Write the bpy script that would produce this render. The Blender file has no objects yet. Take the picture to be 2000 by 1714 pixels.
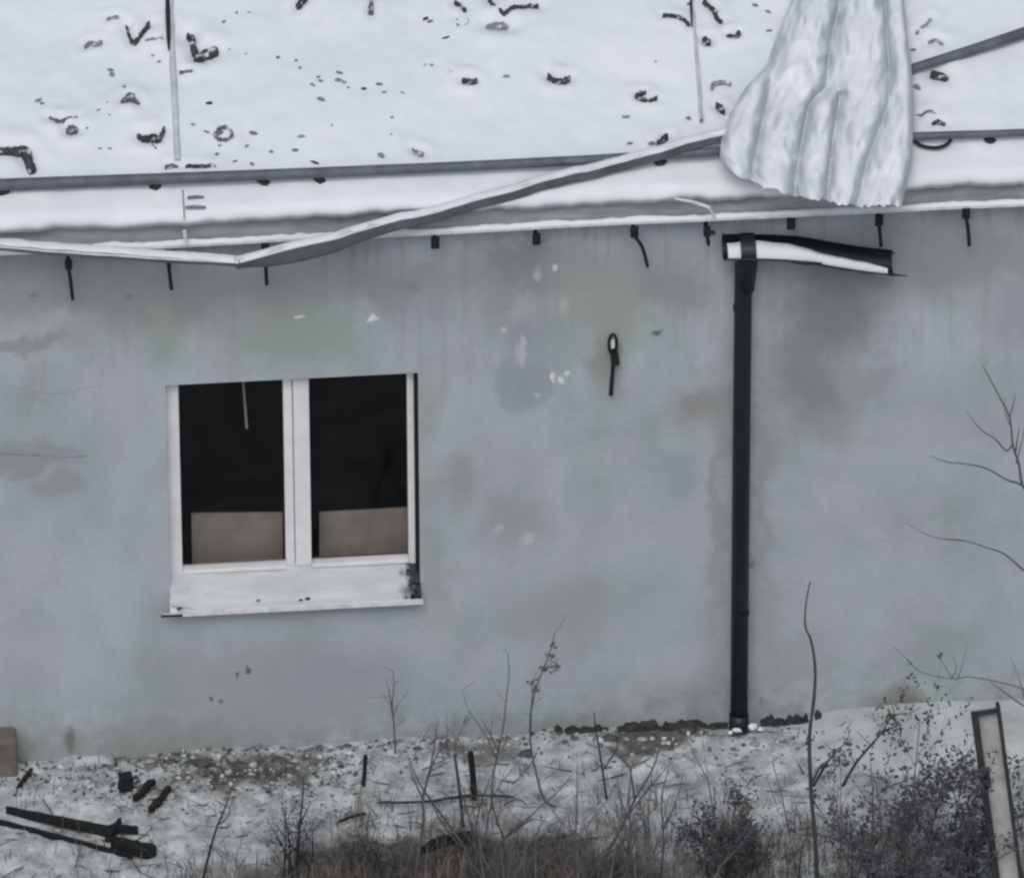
import bpy, math, random
from mathutils import Vector, noise
R = math.radians
S = bpy.context.scene
COL = S.collection

# ------------------------------------------------------------------ camera
PITCH, YAW, ROLL = R(30), R(5.1), 0.0055
DIST, PXM, W0, H0 = 70.0, 300.0, 2000.0, 1714.0
TGT = Vector((0, 0, 2.24))
FPX = PXM * DIST
fwd = Vector((math.sin(YAW) * math.cos(PITCH), math.cos(YAW) * math.cos(PITCH), -math.sin(PITCH)))
rgt = Vector((math.cos(YAW), -math.sin(YAW), 0))
up = rgt.cross(fwd)
cr, sr = math.cos(ROLL), math.sin(ROLL)
rgt2 = rgt * cr - up * sr
up2 = up * cr + rgt * sr
CAM = TGT - fwd * DIST
cd = bpy.data.cameras.new('camera')
cd.sensor_fit = 'HORIZONTAL'; cd.sensor_width = 36.0
cd.lens = 36.0 * FPX / W0
cd.clip_start = 0.5; cd.clip_end = 2000
cam = bpy.data.objects.new('camera', cd)
COL.objects.link(cam)
from mathutils import Matrix
m = Matrix.Identity(4)
for i in range(3):
    m[i][0] = rgt2[i]; m[i][1] = up2[i]; m[i][2] = -fwd[i]; m[i][3] = CAM[i]
cam.matrix_world = m
S.camera = cam

# ------------------------------------------------------------------ sky, sun, exposure (overcast winter day)
SUN_EL, SUN_AZ = R(50), R(192)      # azimuth clockwise from +Y
w = bpy.data.worlds.new('World'); S.world = w; w.use_nodes = True
nt = w.node_tree; bg = nt.nodes['Background']
sky = nt.nodes.new('ShaderNodeTexSky'); sky.sky_type = 'NISHITA'; sky.sun_disc = False
sky.sun_elevation = SUN_EL; sky.sun_rotation = SUN_AZ
sky.air_density = 1.0; sky.dust_density = 4.0; sky.ozone_density = 1.0
hs = nt.nodes.new('ShaderNodeHueSaturation'); hs.inputs['Saturation'].default_value = 0.68
nt.links.new(sky.outputs[0], hs.inputs['Color']); nt.links.new(hs.outputs[0], bg.inputs[0])
bg.inputs[1].default_value = 0.117
sd = bpy.data.lights.new('sun', 'SUN'); sd.energy = 0.75; sd.angle = R(30); sd.color = (1, 0.99, 0.975)
sun = bpy.data.objects.new('sun', sd); COL.objects.link(sun)
sdir = Vector((math.sin(SUN_AZ) * math.cos(SUN_EL), math.cos(SUN_AZ) * math.cos(SUN_EL), math.sin(SUN_EL)))
sun.rotation_euler = sdir.to_track_quat('Z', 'Y').to_euler()
S.view_settings.view_transform = 'Standard'; S.view_settings.look = 'None'
S.view_settings.gamma = 1; S.view_settings.exposure = -0.09
S.render.engine = 'CYCLES'
S.cycles.filter_width = 2.6
S.cycles.max_bounces = 6; S.cycles.diffuse_bounces = 3

# ------------------------------------------------------------------ geometry of the place: pixel -> point on a named plane
def ray(u, v):
    d = fwd + rgt2 * ((u - W0 / 2) / FPX) - up2 * ((v - H0 / 2) / FPX)
    return d
def hit(u, v, p0, n):
    d = ray(u, v); t = (p0 - CAM).dot(n) / d.dot(n)
    return CAM + d * t
def PY(u, v, y=0.0):                      # on the vertical plane y metres from the wall face
    return hit(u, v, Vector((0, y, 0)), Vector((0, 1, 0)))
def PZ(u, v, z=0.0):
    return hit(u, v, Vector((0, 0, z)), Vector((0, 0, 1)))
SLOPE = R(20)
EAVE_Y, EAVE_Z = -0.20, 4.13              # front edge of the roof snow (top)
RN = Vector((0, -math.sin(SLOPE), math.cos(SLOPE)))
RU = Vector((0, math.cos(SLOPE), math.sin(SLOPE)))
def PR(u, v, h=0.0):                      # on the roof snow surface raised by h
    return hit(u, v, Vector((0, EAVE_Y, EAVE_Z)) + RN * h, RN)

# ------------------------------------------------------------------ materials
def mat(name, col, rough=0.8, var=0.0, vscale=6.0, bump=0.0, bscale=40.0, metal=0.0, col2=None, spec=0.3, stretch=None):
    M = bpy.data.materials.new(name); M.use_nodes = True
    n = M.node_tree.nodes; l = M.node_tree.links; b = n['Principled BSDF']
    b.inputs['Roughness'].default_value = rough; b.inputs['Metallic'].default_value = metal
    b.inputs['Specular IOR Level'].default_value = spec
    b.inputs['Base Color'].default_value = (*col, 1)
    tc = n.new('ShaderNodeTexCoord'); vec = tc.outputs['Object']
    if stretch:
        mp = n.new('ShaderNodeMapping'); mp.inputs['Scale'].default_value = stretch
        l.new(vec, mp.inputs[0]); vec = mp.outputs[0]
    if var > 0 or col2:
        nz = n.new('ShaderNodeTexNoise'); nz.inputs['Scale'].default_value = vscale
        nz.inputs['Detail'].default_value = 6; nz.inputs['Roughness'].default_value = 0.6
        l.new(vec, nz.inputs['Vector'])
        rp = n.new('ShaderNodeValToRGB')
        c2 = col2 if col2 else tuple(c * (1 - var) for c in col)
        rp.color_ramp.elements[0].position = 0.35; rp.color_ramp.elements[1].position = 0.65
        rp.color_ramp.elements[0].color = (*c2, 1); rp.color_ramp.elements[1].color = (*col, 1)
        l.new(nz.outputs[0], rp.inputs[0]); l.new(rp.outputs[0], b.inputs['Base Color'])
    if bump > 0:
        nb = n.new('ShaderNodeTexNoise'); nb.inputs['Scale'].default_value = bscale; nb.inputs['Detail'].default_value = 5
        l.new(tc.outputs['Object'], nb.inputs['Vector'])
        bp = n.new('ShaderNodeBump'); bp.inputs['Strength'].default_value = bump; bp.inputs['Distance'].default_value = 0.02
        l.new(nb.outputs[0], bp.inputs['Height']); l.new(bp.outputs[0], b.inputs['Normal'])
    return M

SNOW = mat('snow', (0.74, 0.80, 0.825), 0.75, 0, 1.6, 0.12, 14, col2=(0.68, 0.74, 0.775))
SNOW_OLD = mat('old_snow', (0.66, 0.69, 0.71), 0.8, 0, 9, 0.5, 30, col2=(0.42, 0.44, 0.45))
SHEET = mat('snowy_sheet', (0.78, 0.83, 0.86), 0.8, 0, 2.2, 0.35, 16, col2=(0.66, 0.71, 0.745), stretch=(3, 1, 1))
DARK = mat('dark_scrap', (0.025, 0.032, 0.04), 0.7, 0.5, 25, 0.4, 60)
GREYSCRAP = mat('grey_scrap', (0.22, 0.25, 0.28), 0.8, 0.5, 25, 0.4, 60)
FROST = mat('half_buried_scrap', (0.34, 0.37, 0.40), 0.8, 0.45, 30, 0.4, 60)
GALV = mat('weathered_pipe', (0.135, 0.16, 0.18), 0.6, 0.4, 7, 0.1, 60, 0.1)
SEAM = mat('roof_seam_metal', (0.58, 0.63, 0.66), 0.7, 0.25, 9, 0.15, 30)
FASCIA = mat('fascia_board', (0.34, 0.36, 0.37), 0.8, 0.35, 5, 0.2, 40, stretch=(.6, 1, 3))
LEDGE = mat('drip_ledge', (0.70, 0.73, 0.75), 0.6, 0.25, 12, 0.1, 40)
PVC = mat('window_plastic', (0.76, 0.78, 0.80), 0.45, 0.12, 5, 0.03, 30)
BLACKPIPE = mat('black_pipe', (0.012, 0.017, 0.02), 0.42, 0.3, 12, 0.05, 50, spec=0.35)
IRON = mat('black_iron', (0.012, 0.014, 0.017), 0.7, 0.3, 40, 0.2, 80)
def fold_shade():
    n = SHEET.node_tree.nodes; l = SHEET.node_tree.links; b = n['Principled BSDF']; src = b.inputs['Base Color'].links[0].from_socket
    at = n.new('ShaderNodeAttribute'); at.attribute_name = 'bare'  # weight of the shade painted into the sheet's folds
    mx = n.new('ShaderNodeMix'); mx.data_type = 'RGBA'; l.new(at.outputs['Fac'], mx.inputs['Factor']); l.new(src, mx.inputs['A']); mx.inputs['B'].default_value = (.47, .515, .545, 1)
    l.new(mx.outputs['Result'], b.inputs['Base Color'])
fold_shade()
RAILTOP = mat('gutter_lit_top', (0.70, 0.73, 0.75), 0.6, 0.25, 8, 0.1, 40)  # snow and top light put into one pale colour
RAILSIDE = mat('gutter_shaded_side', (0.11, 0.125, 0.14), 0.6, 0.45, 4, 0.1, 40)  # shade on the gutter's side painted as dark grey
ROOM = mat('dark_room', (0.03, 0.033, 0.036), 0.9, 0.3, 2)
BOARD = mat('brown_board', (0.345, 0.312, 0.272), 0.8, 0.25, 5, 0.1, 40)
CORD = mat('pale_cord', (0.5, 0.5, 0.5), 0.7)
CONC = mat('concrete', (0.30, 0.305, 0.29), 0.9, 0.45, 7, 0.5, 30)
CONCD = mat('dark_concrete', (0.10, 0.11, 0.115), 0.9, 0.5, 9, 0.5, 30)
BROWNCONC = mat('brown_concrete', (0.165, 0.155, 0.14), 0.9, 0.35, 7, 0.5, 30)
WOODD = mat('wet_timber', (0.013, 0.016, 0.017), 0.75, 0.5, 14, 0.4, 50)
TWIG = mat('grey_twig', (0.125, 0.132, 0.138), 0.85, 0.4, 12)
TWIGD = mat('dark_twig', (0.04, 0.042, 0.045), 0.85, 0.4, 12)
TWIGL = mat('pale_twig', (0.19, 0.20, 0.21), 0.85, 0.4, 12)
LEAFD = mat('withered_leaf', (0.095, 0.10, 0.108), 0.85, 0, 14, col2=(.035, .037, .042))
LEAFG = mat('olive_leaf', (0.10, 0.105, 0.06), 0.85, 0.5, 14)
GRASS = mat('dry_grass', (0.20, 0.19, 0.175), 0.9, 0, 4, col2=(0.075, 0.07, 0.064))
STEEL = mat('pale_channel', (0.42, 0.44, 0.45), 0.6, 0.4, 6, 0.1, 40)

def dusted(name, dark, cover):
    M = mat(name, dark, 0.85, 0.4, 25, 0.5, 60)
    n = M.node_tree.nodes; l = M.node_tree.links; b = n['Principled BSDF']
    src = b.inputs['Base Color'].links[0].from_socket
    tc = n.new('ShaderNodeTexCoord'); t = n.new('ShaderNodeTexNoise'); t.inputs['Scale'].default_value = 20; t.inputs['Detail'].default_value = 4
    l.new(tc.outputs['Object'], t.inputs['Vector'])
    mr = n.new('ShaderNodeMapRange'); mr.inputs['From Min'].default_value = cover; mr.inputs['From Max'].default_value = cover + .10
    l.new(t.outputs[0], mr.inputs['Value'])
    mx = n.new('ShaderNodeMix'); mx.data_type = 'RGBA'; l.new(mr.outputs[0], mx.inputs['Factor']); l.new(src, mx.inputs['A']); mx.inputs['B'].default_value = (.66, .70, .73, 1)
    l.new(mx.outputs['Result'], b.inputs['Base Color']); return M
DSCRAP = dusted('dusted_dark_scrap', (0.065, 0.077, 0.088), .58)
GSCRAP = dusted('dusted_grey_scrap', (0.18, 0.205, 0.23), .56)
FSCRAP = dusted('dusted_buried_scrap', (0.30, 0.34, 0.37), .57)
FOLDSHADE = mat('sheet_fold_shade', (0.40, 0.435, 0.47), 0.5, 0.3, 4, 0.1, 30, stretch=(3, 1, 1))  # unused grey for the painted shade of the sheet folds

def glass():
    M = bpy.data.materials.new('window_glass'); M.use_nodes = True
    n = M.node_tree.nodes; l = M.node_tree.links
    n.remove(n['Principled BSDF']); out = n['Material Output']
    t = n.new('ShaderNodeBsdfTransparent'); t.inputs[0].default_value = (0.9, 0.9, 0.91, 1)
    g = n.new('ShaderNodeBsdfGlossy'); g.inputs['Roughness'].default_value = 0.05
    mx = n.new('ShaderNodeMixShader'); mx.inputs[0].default_value = 0.016
    l.new(t.outputs[0], mx.inputs[1]); l.new(g.outputs[0], mx.inputs[2]); l.new(mx.outputs[0], out.inputs[0])
    return M
GLASS = glass()

def wall_material(stains_and_shade):
    M = bpy.data.materials.new('stained_render'); M.use_nodes = True
    n = M.node_tree.nodes; l = M.node_tree.links; b = n['Principled BSDF']
    b.inputs['Roughness'].default_value = 0.88; b.inputs['Specular IOR Level'].default_value = 0.2
    tc = n.new('ShaderNodeTexCoord'); V = tc.outputs['Object']
    def tex(scale, detail=4, rough=0.55, stretch=None):
        t = n.new('ShaderNodeTexNoise'); t.inputs['Scale'].default_value = scale
        t.inputs['Detail'].default_value = detail; t.inputs['Roughness'].default_value = rough
        if stretch:
            mp = n.new('ShaderNodeMapping'); mp.inputs['Scale'].default_value = stretch
            l.new(V, mp.inputs[0]); l.new(mp.outputs[0], t.inputs['Vector'])
        else: l.new(V, t.inputs['Vector'])
        return t
    def ramp(src, p0, p1, c0, c1):
        r = n.new('ShaderNodeValToRGB'); e = r.color_ramp.elements
        e[0].position = p0; e[1].position = p1; e[0].color = (*c0, 1); e[1].color = (*c1, 1)
        l.new(src, r.inputs[0]); return r.outputs[0]
    def mix(fac, a, c, mode='MIX'):
        x = n.new('ShaderNodeMix'); x.data_type = 'RGBA'; x.blend_type = mode
        if hasattr(fac, 'links'): l.new(fac, x.inputs['Factor'])
        else: x.inputs['Factor'].default_value = fac
        if hasattr(a, 'links'): l.new(a, x.inputs['A'])
        else: x.inputs['A'].default_value = (*a, 1)
        if hasattr(c, 'links'): l.new(c, x.inputs['B'])
        else: x.inputs['B'].default_value = (*c, 1)
        return x.outputs['Result']
    base = ramp(tex(0.9, 3).outputs[0], 0.38, 0.62, (0.355, 0.42, 0.46), (0.395, 0.455, 0.492))
    tint = ramp(tex(1.7, 3).outputs[0], 0.42, 0.6, (0, 0, 0), (1, 1, 1))
    base = mix(tint, base, (0.395, 0.435, 0.475))
    dk = ramp(tex(1.15, 5, 0.55).outputs[0], 0.48, 0.68, (0, 0, 0), (0.8, 0.8, 0.8))
    base = mix(dk, base, (0.30, 0.345, 0.36))
    bl = ramp(tex(2.6, 6, 0.62).outputs[0], 0.50, 0.66, (0, 0, 0), (0.36, 0.36, 0.36))
    base = mix(bl, base, (0.32, 0.345, 0.37))
    br = ramp(tex(2.1, 4, 0.5, (1, 1, .6)).outputs[0], 0.56, 0.70, (0, 0, 0), (0.5, 0.5, 0.5))
    base = mix(br, base, (0.44, 0.495, 0.52))
    dr = tex(5.5, 5, 0.6, (2.2, 1, .16))
    sx_ = n.new('ShaderNodeSeparateXYZ'); l.new(V, sx_.inputs[0])
    hm = n.new('ShaderNodeMapRange'); hm.inputs['From Min'].default_value = 2.3; hm.inputs['From Max'].default_value = 3.9; hm.inputs['To Max'].default_value = .75; l.new(sx_.outputs['Z'], hm.inputs['Value'])
    dm = n.new('ShaderNodeMapRange'); dm.inputs['From Min'].default_value = .5; dm.inputs['From Max'].default_value = .66; l.new(dr.outputs[0], dm.inputs['Value'])
    mm_ = n.new('ShaderNodeMath'); mm_.operation = 'MULTIPLY'; l.new(hm.outputs[0], mm_.inputs[0]); l.new(dm.outputs[0], mm_.inputs[1])
    base = mix(mm_.outputs[0], base, (0.265, 0.285, 0.28))
    sp = n.new('ShaderNodeMapRange'); sp.inputs['From Min'].default_value = .45; sp.inputs['From Max'].default_value = -.05; sp.inputs['To Max'].default_value = .8; l.new(sx_.outputs['Z'], sp.inputs['Value'])
    sn_ = n.new('ShaderNodeMapRange'); sn_.inputs['From Min'].default_value = .4; sn_.inputs['From Max'].default_value = .65; l.new(tex(7, 6, .65).outputs[0], sn_.inputs['Value'])
    s2 = n.new('ShaderNodeMath'); s2.operation = 'MULTIPLY'; l.new(sp.outputs[0], s2.inputs[0]); l.new(sn_.outputs[0], s2.inputs[1])
    base = mix(s2.outputs[0], base, (0.20, 0.225, 0.205))
    fine = ramp(tex(26, 6, 0.7).outputs[0], 0.2, 0.8, (0.90, 0.90, 0.90), (1.07, 1.07, 1.07))
    base = mix(1.0, base, fine, 'MULTIPLY')
    wob = tex(3.1, 5, 0.6)
    wv = n.new('ShaderNodeVectorMath'); wv.operation = 'SUBTRACT'; l.new(wob.outputs['Color'], wv.inputs[0]); wv.inputs[1].default_value = (.5, .5, .5)
    ws = n.new('ShaderNodeVectorMath'); ws.operation = 'SCALE'; l.new(wv.outputs[0], ws.inputs[0]); ws.inputs['Scale'].default_value = 0.55
    wa = n.new('ShaderNodeVectorMath'); wa.operation = 'ADD'; l.new(V, wa.inputs[0]); l.new(ws.outputs[0], wa.inputs[1])
    WV = wa.outputs[0]
    wob2 = tex(14, 4, 0.6)
    wv2 = n.new('ShaderNodeVectorMath'); wv2.operation = 'SUBTRACT'; l.new(wob2.outputs['Color'], wv2.inputs[0]); wv2.inputs[1].default_value = (.5, .5, .5)
    ws2 = n.new('ShaderNodeVectorMath'); ws2.operation = 'SCALE'; l.new(wv2.outputs[0], ws2.inputs[0]); ws2.inputs['Scale'].default_value = 0.09
    wa2 = n.new('ShaderNodeVectorMath'); wa2.operation = 'ADD'; l.new(V, wa2.inputs[0]); l.new(ws2.outputs[0], wa2.inputs[1])
    WS = wa2.outputs[0]
    for (cx, cz, rx, rz, rot, col, k, soft, wobble) in stains_and_shade:
        mp = n.new('ShaderNodeMapping'); mp.vector_type = 'TEXTURE'
        mp.inputs['Location'].default_value = (cx, 0, cz)
        mp.inputs['Rotation'].default_value = (0, -rot, 0)
        mp.inputs['Scale'].default_value = (rx, 50, rz)
        l.new(WV if (wobble and min(rx, rz) > .09) else WS, mp.inputs[0])
        ln = n.new('ShaderNodeVectorMath'); ln.operation = 'LENGTH'; l.new(mp.outputs[0], ln.inputs[0])
        mr = n.new('ShaderNodeMapRange'); mr.interpolation_type = 'SMOOTHSTEP'
        mr.inputs['From Min'].default_value = 1.0; mr.inputs['From Max'].default_value = 1 - soft
        mr.inputs['To Min'].default_value = 0; mr.inputs['To Max'].default_value = min(.95, k * 1.18)
        l.new(ln.outputs['Value'], mr.inputs['Value'])
        base = mix(mr.outputs[0], base, col)
    l.new(base, b.inputs['Base Color'])
    nb = tex(55, 6, 0.6); nb2 = tex(4, 4)
    ad = n.new('ShaderNodeMath'); ad.operation = 'MULTIPLY_ADD'; l.new(nb2.outputs[0], ad.inputs[0]); ad.inputs[1].default_value = 2.5; l.new(nb.outputs[0], ad.inputs[2])
    bp = n.new('ShaderNodeBump'); bp.inputs['Strength'].default_value = 0.25; bp.inputs['Distance'].default_value = 0.012
    l.new(ad.outputs[0], bp.inputs['Height']); l.new(bp.outputs[0], b.inputs['Normal'])
    return M

def ground_material(bare):
    M = bpy.data.materials.new('thin_snow_on_earth'); M.use_nodes = True
    n = M.node_tree.nodes; l = M.node_tree.links; b = n['Principled BSDF']
    b.inputs['Roughness'].default_value = 0.9; b.inputs['Specular IOR Level'].default_value = 0.15
    tc = n.new('ShaderNodeTexCoord'); V = tc.outputs['Object']
    def tex(s, d=5, r=.6):
        t = n.new('ShaderNodeTexNoise'); t.inputs['Scale'].default_value = s; t.inputs['Detail'].default_value = d; t.inputs['Roughness'].default_value = r
        l.new(V, t.inputs['Vector']); return t.outputs[0]
    def ramp(src, p0, p1, c0, c1):
        r = n.new('ShaderNodeValToRGB'); e = r.color_ramp.elements
        e[0].position = p0; e[1].position = p1; e[0].color = (*c0, 1); e[1].color = (*c1, 1)
        l.new(src, r.inputs[0]); return r.outputs[0]
    def mix(f, a, c):
        x = n.new('ShaderNodeMix'); x.data_type = 'RGBA'; l.new(f, x.inputs['Factor']); l.new(a, x.inputs['A'])
        if hasattr(c, 'links'): l.new(c, x.inputs['B'])
        else: x.inputs['B'].default_value = (*c, 1)
        return x.outputs['Result']
    snow = ramp(tex(7), .35, .65, (0.44, 0.47, 0.48), (0.62, 0.66, 0.68))
    earth = ramp(tex(18), .35, .65, (0.035, 0.033, 0.031), (0.13, 0.12, 0.11))
    mid = ramp(tex(30, 6), .4, .6, (0.13, 0.14, 0.135), (0.30, 0.315, 0.315))
    mask0 = ramp(tex(5, 7, .68), .42, .66, (0, 0, 0), (.95, .95, .95))
    c = mix(mask0, snow, mid)
    mask = ramp(tex(15, 8, .72), .58, .68, (0, 0, 0), (1, 1, 1))
    c = mix(mask, c, earth)
    wob = n.new('ShaderNodeTexNoise'); wob.inputs['Scale'].default_value = 4; wob.inputs['Detail'].default_value = 6; l.new(V, wob.inputs['Vector'])
    wv = n.new('ShaderNodeVectorMath'); wv.operation = 'SUBTRACT'; l.new(wob.outputs['Color'], wv.inputs[0]); wv.inputs[1].default_value = (.5, .5, .5)
    ws = n.new('ShaderNodeVectorMath'); ws.operation = 'SCALE'; l.new(wv.outputs[0], ws.inputs[0]); ws.inputs['Scale'].default_value = 0.9
    wa = n.new('ShaderNodeVectorMath'); wa.operation = 'ADD'; l.new(V, wa.inputs[0]); l.new(ws.outputs[0], wa.inputs[1])
    for (cx, cy, rx, ry, k, soft) in bare:
        mp = n.new('ShaderNodeMapping'); mp.vector_type = 'TEXTURE'
        mp.inputs['Location'].default_value = (cx, cy, 0); mp.inputs['Scale'].default_value = (rx, ry, 50)
        l.new(wa.outputs[0], mp.inputs[0])
        ln = n.new('ShaderNodeVectorMath'); ln.operation = 'LENGTH'; l.new(mp.outputs[0], ln.inputs[0])
        mr = n.new('ShaderNodeMapRange'); mr.interpolation_type = 'SMOOTHSTEP'
        mr.inputs['From Min'].default_value = 1.0; mr.inputs['From Max'].default_value = 1 - soft
        mr.inputs['To Min'].default_value = 0; mr.inputs['To Max'].default_value = k
        l.new(ln.outputs['Value'], mr.inputs['Value'])
        c = mix(mr.outputs[0], c, earth)
    l.new(c, b.inputs['Base Color'])
    bp = n.new('ShaderNodeBump'); bp.inputs['Strength'].default_value = .6; bp.inputs['Distance'].default_value = .03
    l.new(tex(22, 7), bp.inputs['Height']); l.new(bp.outputs[0], b.inputs['Normal'])
    return M

# ------------------------------------------------------------------ mesh helpers
class MB:
    def __init__(s): s.v = []; s.f = []; s.mi = []
    def add(s, vs, fs, mi=0):
        o = len(s.v); s.v += [tuple(p) for p in vs]
        for f in fs: s.f.append(tuple(i + o for i in f)); s.mi.append(mi)
    def box(s, x0, x1, y0, y1, z0, z1, mi=0):
        vs = [(x, y, z) for x in (x0, x1) for y in (y0, y1) for z in (z0, z1)]
        s.add(vs, [(0, 1, 3, 2), (4, 6, 7, 5), (0, 4, 5, 1), (2, 3, 7, 6), (0, 2, 6, 4), (1, 5, 7, 3)], mi)
    def obox(s, c, ax, ay, az, mi=0):
        c = Vector(c); vs = [c + ax * i + ay * j + az * k for i in (-1, 1) for j in (-1, 1) for k in (-1, 1)]
        s.add(vs, [(0, 1, 3, 2), (4, 6, 7, 5), (0, 4, 5, 1), (2, 3, 7, 6), (0, 2, 6, 4), (1, 5, 7, 3)], mi)
    def tube(s, pts, rad, n=5, mi=0, cap=True, flat=None):
        pts = [Vector(p) for p in pts]; k = len(pts)
        if not isinstance(rad, (list, tuple)): rad = [rad] * k
        rings = []; prev = None
        for i in range(k):
            t = (pts[min(i + 1, k - 1)] - pts[max(i - 1, 0)])
            if t.length < 1e-9: t = Vector((0, 0, 1))
            t.normalize()
            a = prev - t * prev.dot(t) if prev is not None else t.orthogonal()
            if a.length < 1e-6: a = t.orthogonal()
            a.normalize(); prev = a; b2 = t.cross(a)
            rings.append([pts[i] + (a * math.cos(6.28318 * j / n) + b2 * math.sin(6.28318 * j / n)) * rad[i] for j in range(n)])
        vs = [p for r in rings for p in r]; fs = []
        for i in range(k - 1):
            for j in range(n):
                fs.append((i * n + j, i * n + (j + 1) % n, (i + 1) * n + (j + 1) % n, (i + 1) * n + j))
        if cap: fs.append(tuple(range(n - 1, -1, -1))); fs.append(tuple((k - 1) * n + j for j in range(n)))
        s.add(vs, fs, mi)
    def sweep(s, pts, prof, side, upv, mi=0, closed=False, mis=None, cap=False):
        """profile (a,b) list swept along pts; a along side, b along upv (vectors or per-point lists)"""
        k = len(pts); n = len(prof); vs = []
        for i, p in enumerate(pts):
            sd_ = side[i] if isinstance(side, list) else side
            uv_ = upv[i] if isinstance(upv, list) else upv
            vs += [Vector(p) + sd_ * a + uv_ * b_ for a, b_ in prof]
        o = len(s.v); s.v += [tuple(p) for p in vs]
        for i in range(k - 1):
            for j in range(n if closed else n - 1):
                s.f.append((o + i * n + j, o + i * n + (j + 1) % n, o + (i + 1) * n + (j + 1) % n, o + (i + 1) * n + j))
                s.mi.append(mis[j] if mis else mi)
        if cap and closed:
            s.f.append(tuple(o + j for j in range(n - 1, -1, -1))); s.mi.append(mi)
            s.f.append(tuple(o + (k - 1) * n + j for j in range(n))); s.mi.append(mi)
    def rock(s, c, r, seed, sq=(1, 1, 1), mi=0):
        rg = random.Random(seed); t = (1 + 5 ** .5) / 2
        vs = [(-1, t, 0), (1, t, 0), (-1, -t, 0), (1, -t, 0), (0, -1, t), (0, 1, t), (0, -1, -t), (0, 1, -t), (t, 0, -1), (t, 0, 1), (-t, 0, -1), (-t, 0, 1)]
        fs = [(0, 11, 5), (0, 5, 1), (0, 1, 7), (0, 7, 10), (0, 10, 11), (1, 5, 9), (5, 11, 4), (11, 10, 2), (10, 7, 6), (7, 1, 8), (3, 9, 4), (3, 4, 2), (3, 2, 6), (3, 6, 8), (3, 8, 9), (4, 9, 5), (2, 4, 11), (6, 2, 10), (8, 6, 7), (9, 8, 1)]
        q = Matrix.Rotation(rg.random() * 6.28, 3, Vector((rg.random() - .5, rg.random() - .5, rg.random() + .01)))
        out = []
        for p in vs:
            p = q @ (Vector(p).normalized() * r * rg.uniform(.65, 1.2))
            out.append(Vector(c) + Vector((p.x * sq[0], p.y * sq[1], p.z * sq[2])))
        s.add(out, fs, mi)
    def mesh(s, name, mats, smooth=False):
        me = bpy.data.meshes.new(name); me.from_pydata(s.v, [], s.f); me.update()
        for mm in (mats if isinstance(mats, (list, tuple)) else [mats]): me.materials.append(mm)
        if isinstance(mats, (list, tuple)) and len(mats) > 1: me.polygons.foreach_set('material_index', s.mi)
        if smooth: me.polygons.foreach_set('use_smooth', [True] * len(me.polygons))
        return me
    def build(s, name, mats, parent=None, smooth=False, origin=None):
        if origin is not None:
            o = Vector(origin); s.v = [(a - o.x, b_ - o.y, c - o.z) for a, b_, c in s.v]
        ob = bpy.data.objects.new(name, s.mesh(name, mats, smooth)); COL.objects.link(ob)
        if origin is not None: ob.location = origin
        if parent is not None:
            ob.parent = parent
            wp = Vector((0, 0, 0)); q = parent
            while q is not None: wp += q.location; q = q.parent
            ob.location = (Vector(origin) if origin is not None else Vector((0, 0, 0))) - wp
        return ob
def tag(o, label=None, cat=None, group=None, kind=None):
    if label: o['label'] = label
    if cat: o['category'] = cat
    if group: o['group'] = group
    if kind: o['kind'] = kind
    return o
def empty(name, loc, label, cat, group=None):
    o = bpy.data.objects.new(name, None); COL.objects.link(o); o.location = loc
    o.empty_display_size = .2
    return tag(o, label, cat, group)
def bevel(o, wdt=0.006, seg=2):
    b = o.modifiers.new('bevel', 'BEVEL'); b.width = wdt; b.segments = seg; b.limit_method = 'ANGLE'; return o
def fbm(x, y, z=0.0, o=4):
    return noise.fractal(Vector((x, y, z)), 1.0, 2.0, o)
def interp(tab, x):
    if x <= tab[0][0]: return tab[0][1]
    for (a, fa), (b_, fb) in zip(tab, tab[1:]):
        if x <= b_: return fa + (fb - fa) * (x - a) / (b_ - a)
    return tab[-1][1]
def smooth_line(pts, n=6):
    """Catmull-Rom through points"""
    P = [Vector(p) for p in pts]; P = [P[0] * 2 - P[1]] + P + [P[-1] * 2 - P[-2]]; out = []
    for i in range(1, len(P) - 2):
        for k in range(n):
            t = k / n
            out.append(0.5 * ((2 * P[i]) + (P[i + 1] - P[i - 1]) * t + (2 * P[i - 1] - 5 * P[i] + 4 * P[i + 1] - P[i + 2]) * t * t + (3 * P[i] - P[i - 1] - 3 * P[i + 1] + P[i + 2]) * t ** 3))
    out.append(P[-2]); return out

# ------------------------------------------------------------------ ground: one sheet, fine near the wall
def axis(fine0, fine1, step, far):
    a = []; x = fine0
    while x < fine1 + 1e-6: a.append(x); x += step
    s_ = step; lo = [fine0]; hi = [a[-1]]
    while hi[-1] < far: s_ *= 1.5; hi.append(hi[-1] + s_)
    s_ = step
    while lo[-1] > -far: s_ *= 1.5; lo.append(lo[-1] - s_)
    return lo[:0:-1] + a + hi[1:]
def ground_h(x, y):
    near = max(0.0, 1 - abs(y + 1.2) / 8) * max(0, 1 - abs(x) / 14)
    h = 0.05 * fbm(x * 1.1, y * 1.1, 3.1) + 0.03 * fbm(x * 4, y * 4, 7.7) + 0.012 * fbm(x * 13, y * 13, 1.7)
    bank = 0.05 * math.exp(-((y + 0.25) / 0.3) ** 2) * (0.6 + fbm(x * 1.7, 2.2))
    return near * (h + bank) - 0.02
xs = axis(-4.2, 4.2, 0.04, 300); ys = axis(-3.6, 0.2, 0.04, 300)
g = MB(); nx, ny = len(xs), len(ys)
for y in ys:
    for x in xs: g.v.append((x, y, ground_h(x, y)))
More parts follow.
